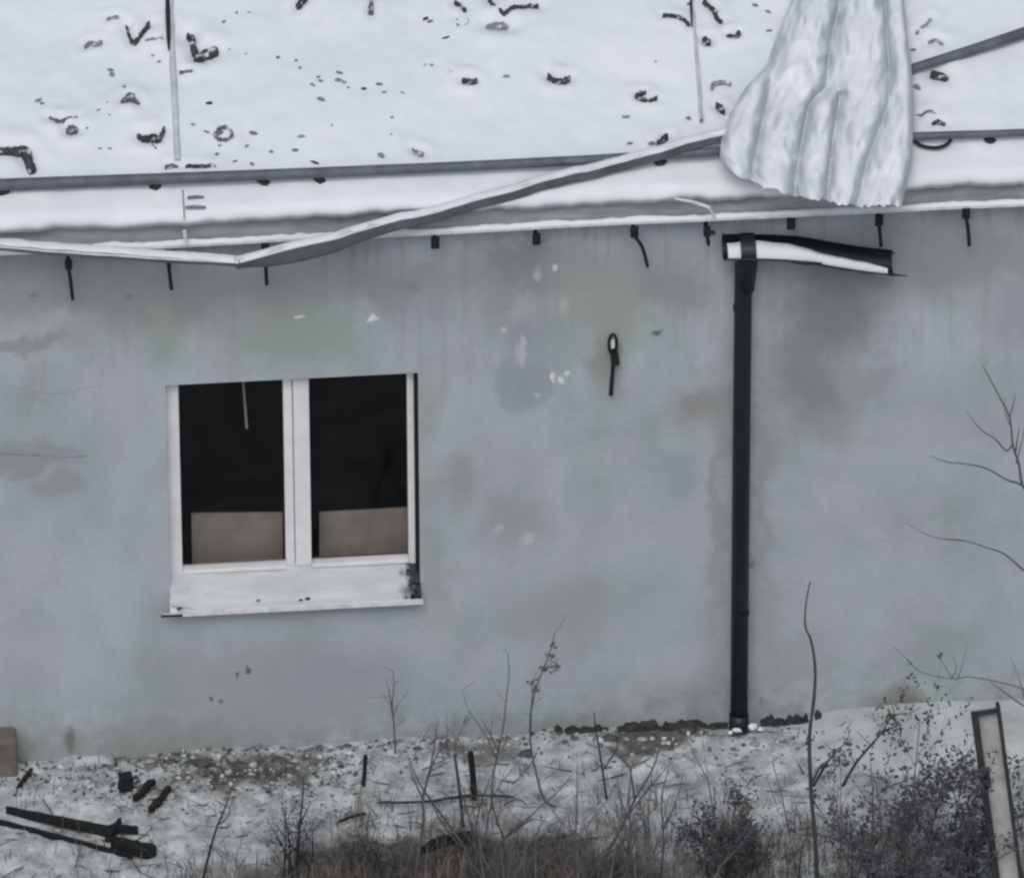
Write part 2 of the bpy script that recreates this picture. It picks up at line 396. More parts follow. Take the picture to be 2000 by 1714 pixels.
for j in range(ny - 1):
    for i in range(nx - 1): g.f.append((j * nx + i, j * nx + i + 1, (j + 1) * nx + i + 1, (j + 1) * nx + i)); g.mi.append(0)
def E(u0, v0, u1, v1, k, soft):
    a = PZ((u0 + u1) / 2, (v0 + v1) / 2); return (a.x, a.y, abs(u1 - u0) / 600, abs(v1 - v0) / 300, k, soft)
bare = [E(300, 1610, 1480, 1860, 1.0, .45), E(520, 1590, 760, 1720, .6, .8), E(280, 1450, 700, 1545, .95, .7),
        E(1120, 1405, 1420, 1470, .9, .6), E(1640, 1500, 1900, 1800, .6, .7), E(150, 1470, 380, 1500, .7, .6),
        E(780, 1430, 1080, 1490, .7, .7), E(1350, 1560, 1500, 1760, .6, .8)]
tag(g.build('ground', ground_material(bare), smooth=True), kind='structure')

# ------------------------------------------------------------------ building
bld = empty('industrial_building', (0, 0, 0), 'long grey rendered building with stained wall, white window and snow covered roof', 'building')
X0, X1, BD = -8.0, 8.0, 9.0
wxl, wxr = PY(327, 950).x, PY(819, 940).x
wzt = PY(575, 740).z
SILL_Y = -0.085
wzb = PY(575, 1183, SILL_Y).z
WT = 0.32; FR = 0.10           # wall thickness, recess of the window frame
WALLTOP = 4.0
def ws(u0, v0, u1, v1, rot, col, k, soft, wob=True):
    a = PY((u0 + u1) / 2, (v0 + v1) / 2)
    return (a.x, a.z, abs(u1 - u0) / 600, abs(v1 - v0) / 520, R(rot), col, k, soft, wob)
BR = (0.25, 0.265, 0.265); PUR = (0.285, 0.30, 0.345); GRN = (0.30, 0.345, 0.325); LT = (0.46, 0.50, 0.51); DKG = (0.19, 0.205, 0.21)
BLU = (0.29, 0.32, 0.37)
stains_and_shade = [
    ws(-260, 430, 900, 700, 0, BR, .75, .8), ws(560, 430, 1500, 640, 0, BR, .62, .8), ws(1350, 380, 2300, 620, 0, BR, .7, .85),  # eave dirt plus the eave's shade, painted as wide dark bands
    ws(-120, 590, 240, 720, 0, LT, .35, .8), ws(-60, 640, 190, 700, 3, BR, .6, .7), ws(-60, 850, 190, 930, 0, (.25, .27, .27), .6, .7),
    ws(40, 870, 180, 905, 0, PUR, .6, .6), ws(60, 900, 170, 1000, 20, (.27, .29, .31), .6, .8),
    ws(240, 560, 400, 760, 0, GRN, .8, .8), ws(360, 560, 780, 760, 0, GRN, .8, .8), ws(700, 520, 900, 700, 0, PUR, .4, .8),
    ws(960, 560, 1110, 830, 0, BLU, .5, .7), ws(958, 690, 1048, 822, 6, (.285, .325, .36), .6, .35, False), ws(1000, 695, 1092, 806, -8, (.285, .325, .36), .6, .35, False), ws(985, 600, 1040, 720, 8, (.28, .315, .36), .6, .7, False), ws(1012, 640, 1030, 730, 0, (.45, .50, .52), .7, .6, False),
    ws(1030, 480, 1330, 760, 25, GRN, .75, .8), ws(1120, 620, 1240, 800, 0, (.26, .29, .265), .7, .8),
    ws(930, 440, 1100, 580, 0, DKG, .5, .8), ws(1200, 500, 1430, 640, 0, BR, .55, .8), ws(1280, 740, 1440, 840, 0, (.27, .28, .265), .7, .8),
    ws(1450, 470, 1790, 760, -25, DKG, .75, .8), ws(1470, 620, 1700, 900, 20, (.225, .24, .245), .7, .8), ws(1560, 760, 1680, 860, 30, GRN, .5, .8),
    ws(1470, 820, 1560, 960, 0, (.30, .315, .305), .6, .8), ws(1850, 540, 2300, 700, 0, PUR, .5, .8),
    ws(850, 860, 960, 1020, 0, (.29, .30, .30), .6, .8), ws(900, 930, 1110, 1100, -35, (.30, .32, .335), .55, .8), ws(820, 1000, 900, 1260, 0, GRN, .5, .8),
    ws(1260, 840, 1360, 1000, 30, BLU, .5, .8),
    ws(300, 1190, 860, 1480, 0, (.315, .345, .365), .65, .6), ws(480, 1250, 800, 1400, 0, BLU, .45, .8), ws(880, 1100, 1300, 1300, 0, (.31, .34, .35), .55, .8),
    ws(700, 1360, 1450, 1560, 0, (.25, .275, .265), .75, .9), ws(-100, 1380, 700, 1560, 0, (.27, .29, .285), .7, .9), ws(1460, 1330, 2200, 1480, 0, (.28, .295, .29), .5, .9),
    ws(1370, 480, 1440, 1480, 0, (.28, .30, .295), .6, 1), ws(1455, 460, 1530, 1480, 0, (.30, .31, .31), .6, 1),
    ws(1640, 1330, 1930, 1440, 0, (.19, .19, .165), .75, .9), ws(122, 1400, 152, 1490, 0, (.17, .18, .18), .8, .8),
    ws(600, 500, 900, 620, 0, (.24, .25, .25), .5, .8), ws(780, 700, 880, 900, 0, (.31, .33, .325), .5, .8),
    ws(1040, 515, 1060, 560, 0, LT, .5, .8), ws(1085, 575, 1115, 620, 0, (.42, .46, .43), .6, .8), ws(985, 560, 1060, 620, 30, (.40, .43, .42), .5, .8),
    ws(1000, 660, 1020, 720, 0, LT, .5, .8), ws(590, 430, 620, 620, 0, (.31, .33, .33), .4, .8),
    # chips of bare white plaster and dark pits, each with its own outline
    ws(566, 612, 602, 622, 0, (.66, .68, .68), .8, .6), ws(712, 614, 742, 628, 10, (.66, .68, .68), .8, .6), ws(1074, 722, 1086, 750, 0, (.66, .68, .68), .8, .6),
    ws(1090, 730, 1106, 752, 20, (.66, .68, .68), .9, .6), ws(1100, 722, 1114, 734, 20, (.6, .63, .63), .8, .6), ws(1076, 514, 1094, 530, 0, (.62, .65, .65), .8, .7),
    ws(975, 636, 995, 654, 20, (.5, .54, .56), .7, .7), ws(1010, 1030, 1050, 1075, -35, (.48, .52, .54), .55, .8), ws(960, 1015, 990, 1050, -35, (.46, .5, .53), .5, .8),
    ws(1036, 764, 1064, 780, -20, (.42, .46, .48), .7, .7),
    ws(475, 1298, 492, 1322, 20, (.10, .11, .12), .85, .7), ws(458, 1310, 470, 1326, 0, (.13, .14, .15), .8, .7), ws(408, 1356, 420, 1374, 0, (.09, .1, .11), .85, .7),
    ws(424, 1360, 438, 1378, 10, (.13, .14, .15), .8, .7), ws(1266, 642, 1302, 662, 8, (.10, .10, .11), .75, .8), ws(52, 572, 76, 586, 0, (.2, .205, .21), .7, .8), ws(240, 570, 262, 588, 0, (.2, .205, .19), .7, .8),
    ws(780, 540, 830, 580, 30, (.22, .225, .23), .55, .8), ws(995, 505, 1020, 550, 0, (.25, .27, .27), .6, .8), ws(1480, 1355, 1494, 1380, 0, (.2, .21, .22), .6, .8), ws(1462, 1090, 1478, 1110, 0, (.16, .17, .18), .5, .8),
    ws(1640, 700, 1780, 790, 30, (.30, .31, .34), .5, .8),
]
WALLM = wall_material(stains_and_shade)
# front wall: subdivided face with the window opening, reveals and back
wl = MB()
gx = sorted(set([X0, X1, wxl, wxr] + [X0 + i * 0.25 for i in range(1, 64)])); gz = sorted(set([-0.3, WALLTOP, wzb, wzt] + [-0.3 + i * 0.25 for i in range(1, 17)]))
def wall_grid(y, flip):
    n = len(gx); o = len(wl.v)
    for z in gz:
        for x in gx: wl.v.append((x, y, z))
    for j in range(len(gz) - 1):
        for i in range(n - 1):
            if gx[i] >= wxl - 1e-5 and gx[i + 1] <= wxr + 1e-5 and gz[j] >= wzb - 1e-5 and gz[j + 1] <= wzt + 1e-5: continue
            f = (o + j * n + i, o + j * n + i + 1, o + (j + 1) * n + i + 1, o + (j + 1) * n + i)
            wl.f.append(f[::-1] if flip else f); wl.mi.append(0)
wall_grid(0, False); wall_grid(WT, True)
wl.add([(wxl, 0, wzb), (wxl, WT, wzb), (wxl, WT, wzt), (wxl, 0, wzt)], [(0, 1, 2, 3)])
wl.add([(wxr, 0, wzb), (wxr, WT, wzb), (wxr, WT, wzt), (wxr, 0, wzt)], [(3, 2, 1, 0)])
wl.add([(wxl, 0, wzt), (wxl, WT, wzt), (wxr, WT, wzt), (wxr, 0, wzt)], [(0, 1, 2, 3)])
wl.add([(wxl, 0, wzb), (wxl, WT, wzb), (wxr, WT, wzb), (wxr, 0, wzb)], [(3, 2, 1, 0)])
wl.build('wall', WALLM, bld)
sw = MB()
sw.box(X0, X0 + WT, WT, BD, -0.3, WALLTOP); sw.box(X1 - WT, X1, WT, BD, -0.3, WALLTOP); sw.box(X0, X1, BD, BD + WT, -0.3, WALLTOP)
sw.build('rear_and_end_walls', CONC, bld)
# gables above the end walls
RIDGE_Y = BD / 2
ge = MB()
for xa in (X0, X1 - .2):
    zt = EAVE_Z - 0.16 + (RIDGE_Y - EAVE_Y) * math.tan(SLOPE)
    ge.add([(xa, 0, 4.0), (xa, BD, 4.0), (xa, RIDGE_Y, zt), (xa + .2, 0, 4.0), (xa + .2, BD, 4.0), (xa + .2, RIDGE_Y, zt)], [(0, 1, 2), (5, 4, 3), (0, 3, 4, 1), (1, 4, 5, 2), (2, 5, 3, 0)])
    ge.build('gable', CONC, bld); ge = MB()
rm = MB()
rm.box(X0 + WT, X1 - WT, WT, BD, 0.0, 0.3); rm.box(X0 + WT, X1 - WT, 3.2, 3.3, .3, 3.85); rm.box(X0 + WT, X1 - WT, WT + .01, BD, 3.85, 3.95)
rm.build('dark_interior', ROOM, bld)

# roof deck and its snow
def roof_z(y, off=0.0): return EAVE_Z + (y - EAVE_Y) * math.tan(SLOPE) + off / math.cos(SLOPE)
rf = MB(); e0, e1 = -0.13, RIDGE_Y
TH = 0.05; SN = 0.06
for (ya, yb) in ((e0, RIDGE_Y), (BD + .35, RIDGE_Y)):
    za, zb = roof_z(e0, -SN), roof_z(RIDGE_Y, -SN)
    rf.add([(X0 - .3, ya, za), (X1 + .3, ya, za), (X1 + .3, yb, zb), (X0 - .3, yb, zb), (X0 - .3, ya, za - TH), (X1 + .3, ya, za - TH), (X1 + .3, yb, zb - TH), (X0 - .3, yb, zb - TH)],
           [(0, 1, 2, 3), (7, 6, 5, 4), (0, 4, 5, 1), (2, 6, 7, 3), (1, 5, 6, 2), (0, 3, 7, 4)])
roof = rf.build('roof', SEAM, bld)
# marks in the snow: dimples where debris lies
DENTS = []
def roof_xt(P): return P.x, (P - Vector((0, EAVE_Y, EAVE_Z))).dot(RU)
MAJOR = [  # name, label, pixel polyline, max width px, height m, profile
    ('sheet_scrap', 'dark check-mark shaped scrap in roof snow just left of the left seam', [(246, 50), (252, 70), (262, 84), (278, 66), (292, 47)], 9, .05, 'end', DSCRAP),
    ('bent_scrap', 'black L-shaped bent scrap in snow right beside the left roof seam', [(365, 70), (374, 76), (380, 100), (385, 113), (404, 106), (425, 98)], 17, .07, 'end', DSCRAP),
    ('curled_scrap', 'dark curled scrap like a moustache low beside the left roof seam', [(268, 262), (282, 271), (298, 269), (310, 272), (322, 252)], 13, .06, 'mid', DSCRAP),
    ('bent_bar', 'thick black bent bar at the left edge of the roof above the pipe', [(-90, 296), (-20, 297), (20, 297), (48, 295), (55, 312), (64, 336)], 17, .08, 'even', DSCRAP),
    ('wire_coil', 'small grey coil of wire in snow right of the left roof seam', [(424, 258), (432, 250), (446, 252), (453, 264), (444, 273), (428, 272), (421, 262), (436, 260)], 6, .05, 'even', GSCRAP),
    ('branch', 'black forked branch in the snow at the top middle of the roof', [(953, -6), (962, 10), (985, 28), (1000, 17), (1022, 14), (1052, 12)], 10, .05, 'mid', DSCRAP),
    ('stub', 'short black stub in the top roof snow left of the forked branch', [(888, 4), (898, 12), (910, 22)], 7, .05, 'even', DSCRAP),
    ('wire_loop', 'small thin open wire loop in the snow under the short black stub', [(892, 38), (894, 50), (906, 52), (914, 46), (914, 38)], 4, .03, 'even', GSCRAP),
    ('flat_scrap', 'flat grey scrap lying in snow just under the black forked branch', [(948, 52), (966, 49), (982, 50), (992, 55)], 15, .02, 'mid', FSCRAP),
    ('crescent_scrap', 'dark crescent shaped scrap alone in the snow, middle of the roof', [(1070, 144), (1076, 154), (1090, 159), (1104, 158), (1114, 150)], 10, .05, 'mid', DSCRAP),
    ('half_ring', 'dark half-open ring in the snow left of the right roof seam', [(1262, 180), (1250, 181), (1244, 187), (1252, 194), (1268, 196), (1284, 191)], 8, .05, 'mid', DSCRAP),
    ('sooty_lump', 'small black double lump in snow left of the dark crescent scrap', [(902, 158), (910, 159), (922, 160), (932, 158)], 9, .05, 'even', DSCRAP),
    ('bent_wire', 'thin grey bent wire in snow up and left of the black double lump', [(828, 127), (846, 128), (862, 131), (878, 138), (884, 142)], 4, .02, 'even', GSCRAP),
    ('curved_wire', 'dark curved wire meeting the top of the right roof seam', [(1294, 30), (1312, 32), (1332, 37), (1346, 48)], 7, .05, 'even', DSCRAP),
    ('twisted_wire', 'dark twisted wire at the top of the roof right of right seam', [(1374, 0), (1382, 12), (1394, 20), (1398, 34), (1410, 44)], 8, .05, 'even', DSCRAP),
    ('bolt', 'small black bolt in snow below the twisted wire, beside the right seam', [(1373, 76), (1380, 80), (1388, 82)], 9, .05, 'even', DSCRAP),
    ('forked_scrap', 'small dark forked scrap in snow between right seam and crumpled sheet', [(1418, 70), (1430, 70), (1440, 71), (1443, 63)], 8, .04, 'end', DSCRAP),
    ('faint_wire', 'faint grey wire by the left side of the crumpled sheet', [(1390, 172), (1394, 163), (1408, 161), (1428, 163)], 6, .03, 'even', FSCRAP),
    ('splinter', 'short dark splinter in snow touching the left side of crumpled sheet', [(1398, 202), (1406, 210), (1415, 219)], 9, .05, 'mid', DSCRAP),
    ('broken_bar', 'short thick black bar in snow right of the crumpled sheet', [(1818, 144), (1832, 148), (1852, 154)], 15, .06, 'even', DSCRAP),
    ('scrap_pile', 'grey scrap heap in snow halfway up left of the left seam', [(236, 200), (246, 194), (254, 186), (262, 196), (272, 204)], 10, .05, 'mid', GSCRAP),
    ('flake', 'dark flake with a pointed end in the snow at far left', [(95, 230), (108, 236), (118, 240), (130, 233), (152, 230)], 9, .04, 'mid', GSCRAP),
    ('dark_lump', 'dark rounded lump in snow just below the pointed flake', [(130, 258), (140, 252), (152, 254)], 13, .05, 'mid', GSCRAP),
    ('small_hook', 'small grey hook shaped scrap in snow at upper left of roof', [(164, 92), (176, 84), (188, 86), (200, 80)], 8, .04, 'mid', FSCRAP),
    ('thin_strip', 'thin grey strip in snow level with the roof top, far left', [(208, 38), (220, 36), (232, 33)], 7, .03, 'even', FSCRAP),
    ('leaning_stick', 'short dark stick at the very top of the roof right of left seam', [(582, 14), (588, 4), (600, -6)], 9, .05, 'even', DSCRAP),
    ('upright_stick', 'grey upright stick at the top of the roof near the middle', [(724, 28), (725, 14), (727, -4)], 9, .05, 'even', GSCRAP),
    ('ice_lump', 'dark smudged lump on snow above the pipe, left of middle', [(805, 293), (816, 298), (826, 302)], 9, .04, 'end', FSCRAP),
    ('knotted_twig', 'dark knotted twig in snow above the crossing fallen gutter', [(1283, 278), (1292, 276), (1298, 268), (1304, 264)], 8, .05, 'even', DSCRAP),
    ('clip_strip', 'short dark strip along the pipe at the foot of the left seam', [(362, 325), (384, 325), (402, 325), (421, 323)], 7, .04, 'even', DSCRAP),
    ('clip_piece', 'grey strip along the pipe left of the foot of left seam', [(322, 327), (334, 324), (348, 325)], 7, .04, 'mid', GSCRAP),
    ('grey_strip', 'thin grey strip crossing out from the right side of the left seam', [(350, 142), (362, 142), (376, 140)], 6, .04, 'even', GSCRAP),
    ('thin_rod', 'thin grey rod joining the check-mark scrap to the left seam', [(284, 80), (300, 77), (322, 76)], 5, .03, 'even', FSCRAP),
    ('arched_scrap', 'grey arched scrap in snow right of sheet above the hanging hoop', [(1798, 228), (1812, 220), (1828, 224)], 7, .04, 'mid', GSCRAP),
    ('dark_arch', 'small dark arched scrap resting on the pipe right of crumpled sheet', [(1820, 243), (1832, 239), (1846, 244)], 8, .05, 'mid', DSCRAP),
    ('grey_patch', 'faint grey scrap in snow under the sloping pipe right of sheet', [(1812, 84), (1828, 80), (1842, 88)], 9, .03, 'mid', FSCRAP),
    ('pale_stick', 'pale curved stick in snow close to the right of the sheet top', [(1790, 68), (1806, 52), (1818, 38)], 8, .03, 'even', FSCRAP),
]
SMALL = [(75, 196, 9), (82, 202, 6), (218, 145, 8), (216, 136, 6), (243, 170, 8), (172, 250, 8), (178, 270, 7), (174, 234, 5), (214, 225, 5), (210, 200, 5), (195, 290, 5), (214, 290, 5), (192, 215, 4), (260, 234, 8), (310, 120, 6), (298, 108, 4), (300, 288, 9),
         (408, 202, 9), (404, 258, 6), (376, 243, 6), (448, 96, 5), (427, 124, 6), (480, 105, 5), (543, 112, 6), (462, 24, 5), (486, 24, 4), (437, 42, 6), (430, 284, 6), (424, 301, 7), (482, 285, 7), (459, 315, 8), (492, 320, 7), (529, 296, 7), (577, 293, 7), (588, 266, 7), (615, 317, 8), (494, 260, 8), (578, 118, 5), (586, 132, 5),
         (610, 165, 7), (626, 158, 8), (622, 150, 5), (626, 193, 9), (663, 142, 7), (660, 156, 8), (672, 160, 6), (680, 171, 5), (710, 173, 8), (741, 164, 7), (750, 180, 5), (786, 181, 5), (648, 245, 5), (743, 303, 9), (766, 229, 4), (764, 262, 4), (832, 36, 8), (840, 42, 7), (872, 74, 8), (978, 75, 6), (988, 149, 7), (1222, 228, 8),
         (1230, 280, 7), (1272, 280, 7), (1345, 230, 6), (1790, 170, 12), (1838, 66, 8), (1784, 98, 8), (1345, 8, 6), (1475, 10, 8), (1500, 22, 7), (1795, 225, 7), (1502, 60, 6), (1280, 120, 4), (1040, 70, 4)]
for nm, lb, pl, wpx, hh, pr, mm in MAJOR:
    for (u, v) in pl: DENTS.append((*roof_xt(PR(u, v)), wpx / PXM * 1.7))
DENTS = [d for d in DENTS if -3.8 < d[0] < 3.8]
def seam_x(u0, v0, u1, v1):
    return PR(u0, v0), PR(u1, v1)
sn = MB()
sx = [X0 - .3] + [-4 + i * 0.025 for i in range(321)] + [X1 + .3]
tl = (RIDGE_Y - EAVE_Y) / math.cos(SLOPE)
st = [0, .015, .04] + [.07 + i * 0.03 for i in range(75)] + [2.6, 3.2, 4.0, tl]
from collections import defaultdict
cell = defaultdict(list)
for d in DENTS: cell[(int(d[0] // .3), int(d[1] // .3))].append(d)
def snow_top(x, t):
    h = 0.020 * fbm(x * .9, t * .9, 5.5) + 0.010 * fbm(x * 3.1, t * 3.1, 2.5) + 0.005 * fbm(x * 11, t * 11, .3)
    if t < .07: h -= (.07 - t) ** 2 * 9 - 0.01 * fbm(x * 5, t * 2, 9)
    ci, cj = int(x // .3), int(t // .3)
    for a in (-1, 0, 1):
        for b_ in (-1, 0, 1):
            for (dx, dt, rr) in cell.get((ci + a, cj + b_), ()):
                q = ((x - dx) ** 2 + (t - dt) ** 2) / (rr * rr)
                if q < 6: h += 0.05 * math.exp(-q * .7) * (q * .9 - .8) * .5
    return h
def roofP(x, t, h): return Vector((x, EAVE_Y, EAVE_Z)) + RU * t + RN * h
n = len(sx)
for t in st:
    for x in sx:
        hh = snow_top(x, t) if (-4 <= x <= 4 and t < 2.5) else 0.0
        p = roofP(x, t, hh)
        if t == 0: p.y += 0.012 * fbm(x * 3, 1, 1) + .008 * fbm(x * 12, 3, 1)
        sn.v.append(tuple(p))
for j in range(len(st) - 1):
    for i in range(n - 1): sn.f.append((j * n + i, j * n + i + 1, (j + 1) * n + i + 1, (j + 1) * n + i)); sn.mi.append(0)
# snow front face and underside at the eave
o = len(sn.v)
for x in sx:
    p = Vector(sn.v[sx.index(x)]); sn.v.append((p.x, p.y + .012, p.z - .05 - .012 * fbm(x * 4, 0, 3) - .008 * fbm(x * 14, 0, 8)))
for x in sx: sn.v.append((x, e0 + .05, roof_z(e0 + .05, -SN + .004)))
for i in range(n - 1):
    sn.f.append((o + i, o + i + 1, i + 1, i)); sn.mi.append(0)
    sn.f.append((o + n + i, o + n + i + 1, o + i + 1, o + i)); sn.mi.append(0)
# back slope
o = len(sn.v); zt = roof_z(RIDGE_Y)
sn.v += [(X0 - .3, RIDGE_Y, zt), (X1 + .3, RIDGE_Y, zt), (X1 + .3, BD + .4, EAVE_Z), (X0 - .3, BD + .4, EAVE_Z), (X1 + .3, BD + .4, EAVE_Z - .08), (X0 - .3, BD + .4, EAVE_Z - .08)]
sn.f += [(o, o + 1, o + 2, o + 3), (o + 3, o + 2, o + 4, o + 5)]; sn.mi += [0, 0]
snow = sn.build('snow_cover', SNOW, roof, smooth=True)
# standing seams under the snow
def seam(name, a, b_, wd, hh, mt):
    s_ = MB(); A, B = PR(*a), PR(*b_); d = (B - A)
    k = 40; pts = []
    top = A - d.normalized() * 4.0
    for i in range(k + 1):
        p = top.lerp(B, i / k) if False else (A.lerp(B, (i / k) * 1.4 - .4))
        pts.append(p + Vector((.006 * fbm(i * .4, 1, 2), 0, 0)))
    prof = [(-wd, -.03), (-wd * .75, hh * .8), (0, hh), (wd * .75, hh * .8), (wd, -.03)]
    s_.sweep(pts, prof, Vector((1, 0, 0)), RN)
    return s_.build(name, mt, roof, smooth=True)
seam('standing_seam', (331, 0), (347, 318), .026, .038, SEAM)
seam('standing_seam', (1352, 0), (1370, 238), .012, .03, SEAM)
bs = MB(); A, B = PR(327, -20, .03), PR(330, 98, .045)
bs.tube([A, A.lerp(B, .4), A.lerp(B, .8), B], [.014, .018, .015, .006], 6); bs.build('bare_seam_edge', DARK, roof)
bs = MB(); A, B = PR(1349, -20, .03), PR(1351, 52, .04)
bs.tube([A, A.lerp(B, .5), B], [.009, .009, .004], 6); bs.build('bare_seam_edge', DARK, roof)

# fascia, drip ledge, soffit
zf0 = PY(1000, 447, -.155).z
f_ = MB(); f_.box(X0 - .25, X1 + .25, -0.12, -0.075, zf0 - .02, roof_z(-.12, -SN - TH) - .004); f_.build('fascia', FASCIA, bld)
f_ = MB(); f_.box(X0 - .25, X1 + .25, -0.074, 0.3, 4.003, 4.02); f_.box(X0 - .25, X1 + .25, -0.074, -0.004, zf0 - .012, zf0 + .01); f_.build('soffit', FASCIA, bld)
led = MB(); n = 161; ro = []
for i in range(n):
    x = -8.2 + 16.4 * i / (n - 1); z = zf0 + .012 * fbm(x * .8, 4, 4)
    ro.append(Vector((x, -0.122, z)))
led.sweep(ro, [(0, .012), (-.026, .009), (-.034, .004), (-.034, -.014), (-.028, -.018), (0, -.018)], Vector((0, 1, 0)), Vector((0, 0, 1)), closed=True, cap=True)
led.build('drip_ledge', LEDGE, bld)
ls = MB()
for i in range(n): pass
ro2 = [Vector((-4 + 8 * i / 320, -0.122, zf0 + .012 * fbm((-4 + 8 * i / 320) * .8, 4, 4))) for i in range(321)]
vs = []
o = 0
for i, p in enumerate(ro2):
    k = .010 + .014 * max(0, fbm(p.x * 3, 7, 2) + .35) + .008 * fbm(p.x * 15, 2, 2)
    k = max(.003, k)
    for a, b_ in [(-.001, .012), (-.002, .010 + k), (-.014, .010 + k), (-.028, .008 + k * .5), (-.033, .003)]: vs.append(p + Vector((0, a, b_)))
fs = [(i * 5 + j, (i + 1) * 5 + j, (i + 1) * 5 + j + 1, i * 5 + j + 1) for i in range(320) for j in range(4)]
ls.add(vs, [f[::-1] for f in fs]); ls.build('ledge_snow', SNOW, bld, smooth=True)

# snow guard pipe on its posts, in two runs
def pipe_run(uv, r, name, mt, parent, h=.075, posts=()):
    b = MB(); P = smooth_line([PR(u, v, h) for u, v in uv], 8)
    b.tube(P, [r * (1 + .05 * fbm(p.x * 3, 1)) * (1.06 - .06 * (p.x + 3)) for p in P], 12)
    ob = b.build(name, mt, parent, smooth=True)
    for (u, v) in posts:
        q = MB(); p = PR(u, v, h)
        q.rock(p - RN * .055 - RU * .012, .032, int(u), (1.5, 1, .9))
        q.build('pipe_bracket', DARK, ob)
    return ob
pipe_run([(-500, 384), (0, 361), (500, 342), (900, 325), (1200, 309), (1440, 293)], .037, 'snow_guard_pipe', GALV, bld, posts=[(5, 361), (303, 349), (515, 341), (625, 337), (1290, 303)])
pipe_run([(1740, 268), (1850, 264), (2000, 259), (2500, 238)], .037, 'snow_guard_pipe', GALV, bld, posts=[(1935, 262)])
# flashing joint on the snow band at the left seam foot
j_ = MB()
for (u0, v0, u1, v1, mt) in ((362, 405, 402, 405, 0), (366, 386, 398, 385, 0)):
    A, B = PR(u0, v0, .012), PR(u1, v1, .012); j_.tube([A, A.lerp(B, .5) + RN * .006, B], [.010, .012, .008], 6)
A, B = PR(357, 370, .0), PR(360, 428, .0); j_.tube([A, B], .004, 5)
j_.build('flashing_joint', GREYSCRAP, bld)
# white splinters of trim on the eave
t_ = MB(); A, B, C_ = PY(1318, 388, -.21), PY(1385, 405, -.22), PY(1396, 424, -.2)
t_.tube([A, A.lerp(B, .5) + Vector((0, 0, .01)), B, C_], [.008, .011, .012, .008], 6); t_.build('bent_trim', LEDGE, bld)
t_ = MB(); A, B = PY(360, 450, -.2), PY(364, 476, -.2); t_.tube([A, B], [.013, .010], 6); t_.build('ledge_clip', LEDGE, bld)

# ------------------------------------------------------------------ gutter brackets left in the wall under the ledge
def bracket(u, v, tip=None, mid=None, fat=1.0, stub=None):
    b = MB(); P = PY(u, v, -.15)
    b.obox(P, Vector((.028 * fat, 0, 0)), Vector((0, .012, 0)), Vector((0, 0, .042 * fat)))
    b.obox(P + Vector((0, .07, .015)), Vector((.012, 0, 0)), Vector((0, .085, 0)), Vector((0, 0, .014)))
    ob = bevel(b.build('gutter_bracket', IRON, bld), .006)
    if tip:
        r_ = MB(); T = PY(tip[0], tip[1], -.13); pts = [P - Vector((0, 0, .03))]
        if mid: pts.append(PY(mid[0], mid[1], -.14))
        pts.append(T); r_.tube(smooth_line(pts, 4), .0125, 6); r_.build('hanging_strap', IRON, ob)
    if stub:
        r_ = MB(); T = PY(stub[0], stub[1], -.16); r_.tube([PY(u, stub[1], -.155), T], .016, 6); r_.build('side_stub', IRON, ob)
    return ob
bracket(134, 516, (142, 585), (138, 550), .85); bracket(330, 518, (335, 565), None, .5); bracket(518, 484, (521, 556), (519, 520), .9)
bracket(850, 474); bracket(1048, 467, None, None, .95); bracket(1239, 453, (1265, 521), (1254, 482), .95)
bracket(1381, 452, (1384, 478), None, .85, (1397, 454)); bracket(1545, 437); bracket(1717, 430, (1721, 481), None, .95); bracket(1887, 416, (1893, 480), (1891, 450), .95)

# ------------------------------------------------------------------ window
win = bpy.data.objects.new('window', None); COL.objects.link(win); win.parent = bld
win['label'] = 'white two-pane window set into the stained wall'
fy0, fy1 = FR, FR + .07
zgb = PY(460, 1107, FR).z
zfb = zgb - .085
def fx(u, v=950, y=FR): return PY(u, v, y).x
xa, xb = wxl - .004, wxr + .004
gl0, gl1 = fx(353), fx(556); gr0, gr1 = fx(606), fx(797)
ztop = wzt + .0
fm = MB()
fm.box(xa, gl0, fy0, fy1, zfb, ztop); fm.box(gr1, xb, fy0, fy1, zfb, ztop)
fm.box(gl0, gr1, fy0 + .002, fy1, zfb, zgb); fm.box(gl0, gr1, fy0 + .002, fy1, ztop - .05, ztop + .001)
bevel(fm.build('frame', PVC, win), .008)
mu = MB(); xm = fx(574)
mu.box(gl1, xm - .004, fy0 - .012, fy1 - .01, zgb, ztop - .051); mu.box(xm + .004, gr0, fy0 - .02, fy1 - .01, zgb, ztop - .051); mu.box(xm - .004, xm + .004, fy0 + .01, fy1 - .01, zgb, ztop - .051)
bevel(mu.build('mullion', PVC, win), .007)
sb = MB(); sb.box(gl0 + .001, gl1 - .001, fy0 - .014, fy0 + .04, zgb - .03, zgb - .001); sb.box(gr0 + .001, gr1 - .001, fy0 - .014, fy0 + .04, zgb - .03, zgb - .001)
bevel(sb.build('glazing_bead', PVC, win), .006)
for (a, b_) in ((gl0, gl1), (gr0, gr1)):
    p = MB(); p.box(a - .01, b_ + .01, fy0 + .045, fy0 + .051, zgb - .01, ztop - .045); p.build('pane', GLASS, win)
g_ = MB(); g_.box(wxr - .024, wxr - .003, fy0 - .05, fy0 - .002, zfb + .03, ztop - .002); g_.build('reveal_shade_strip', IRON, win)  # dark strip added where the right reveal lies in shade
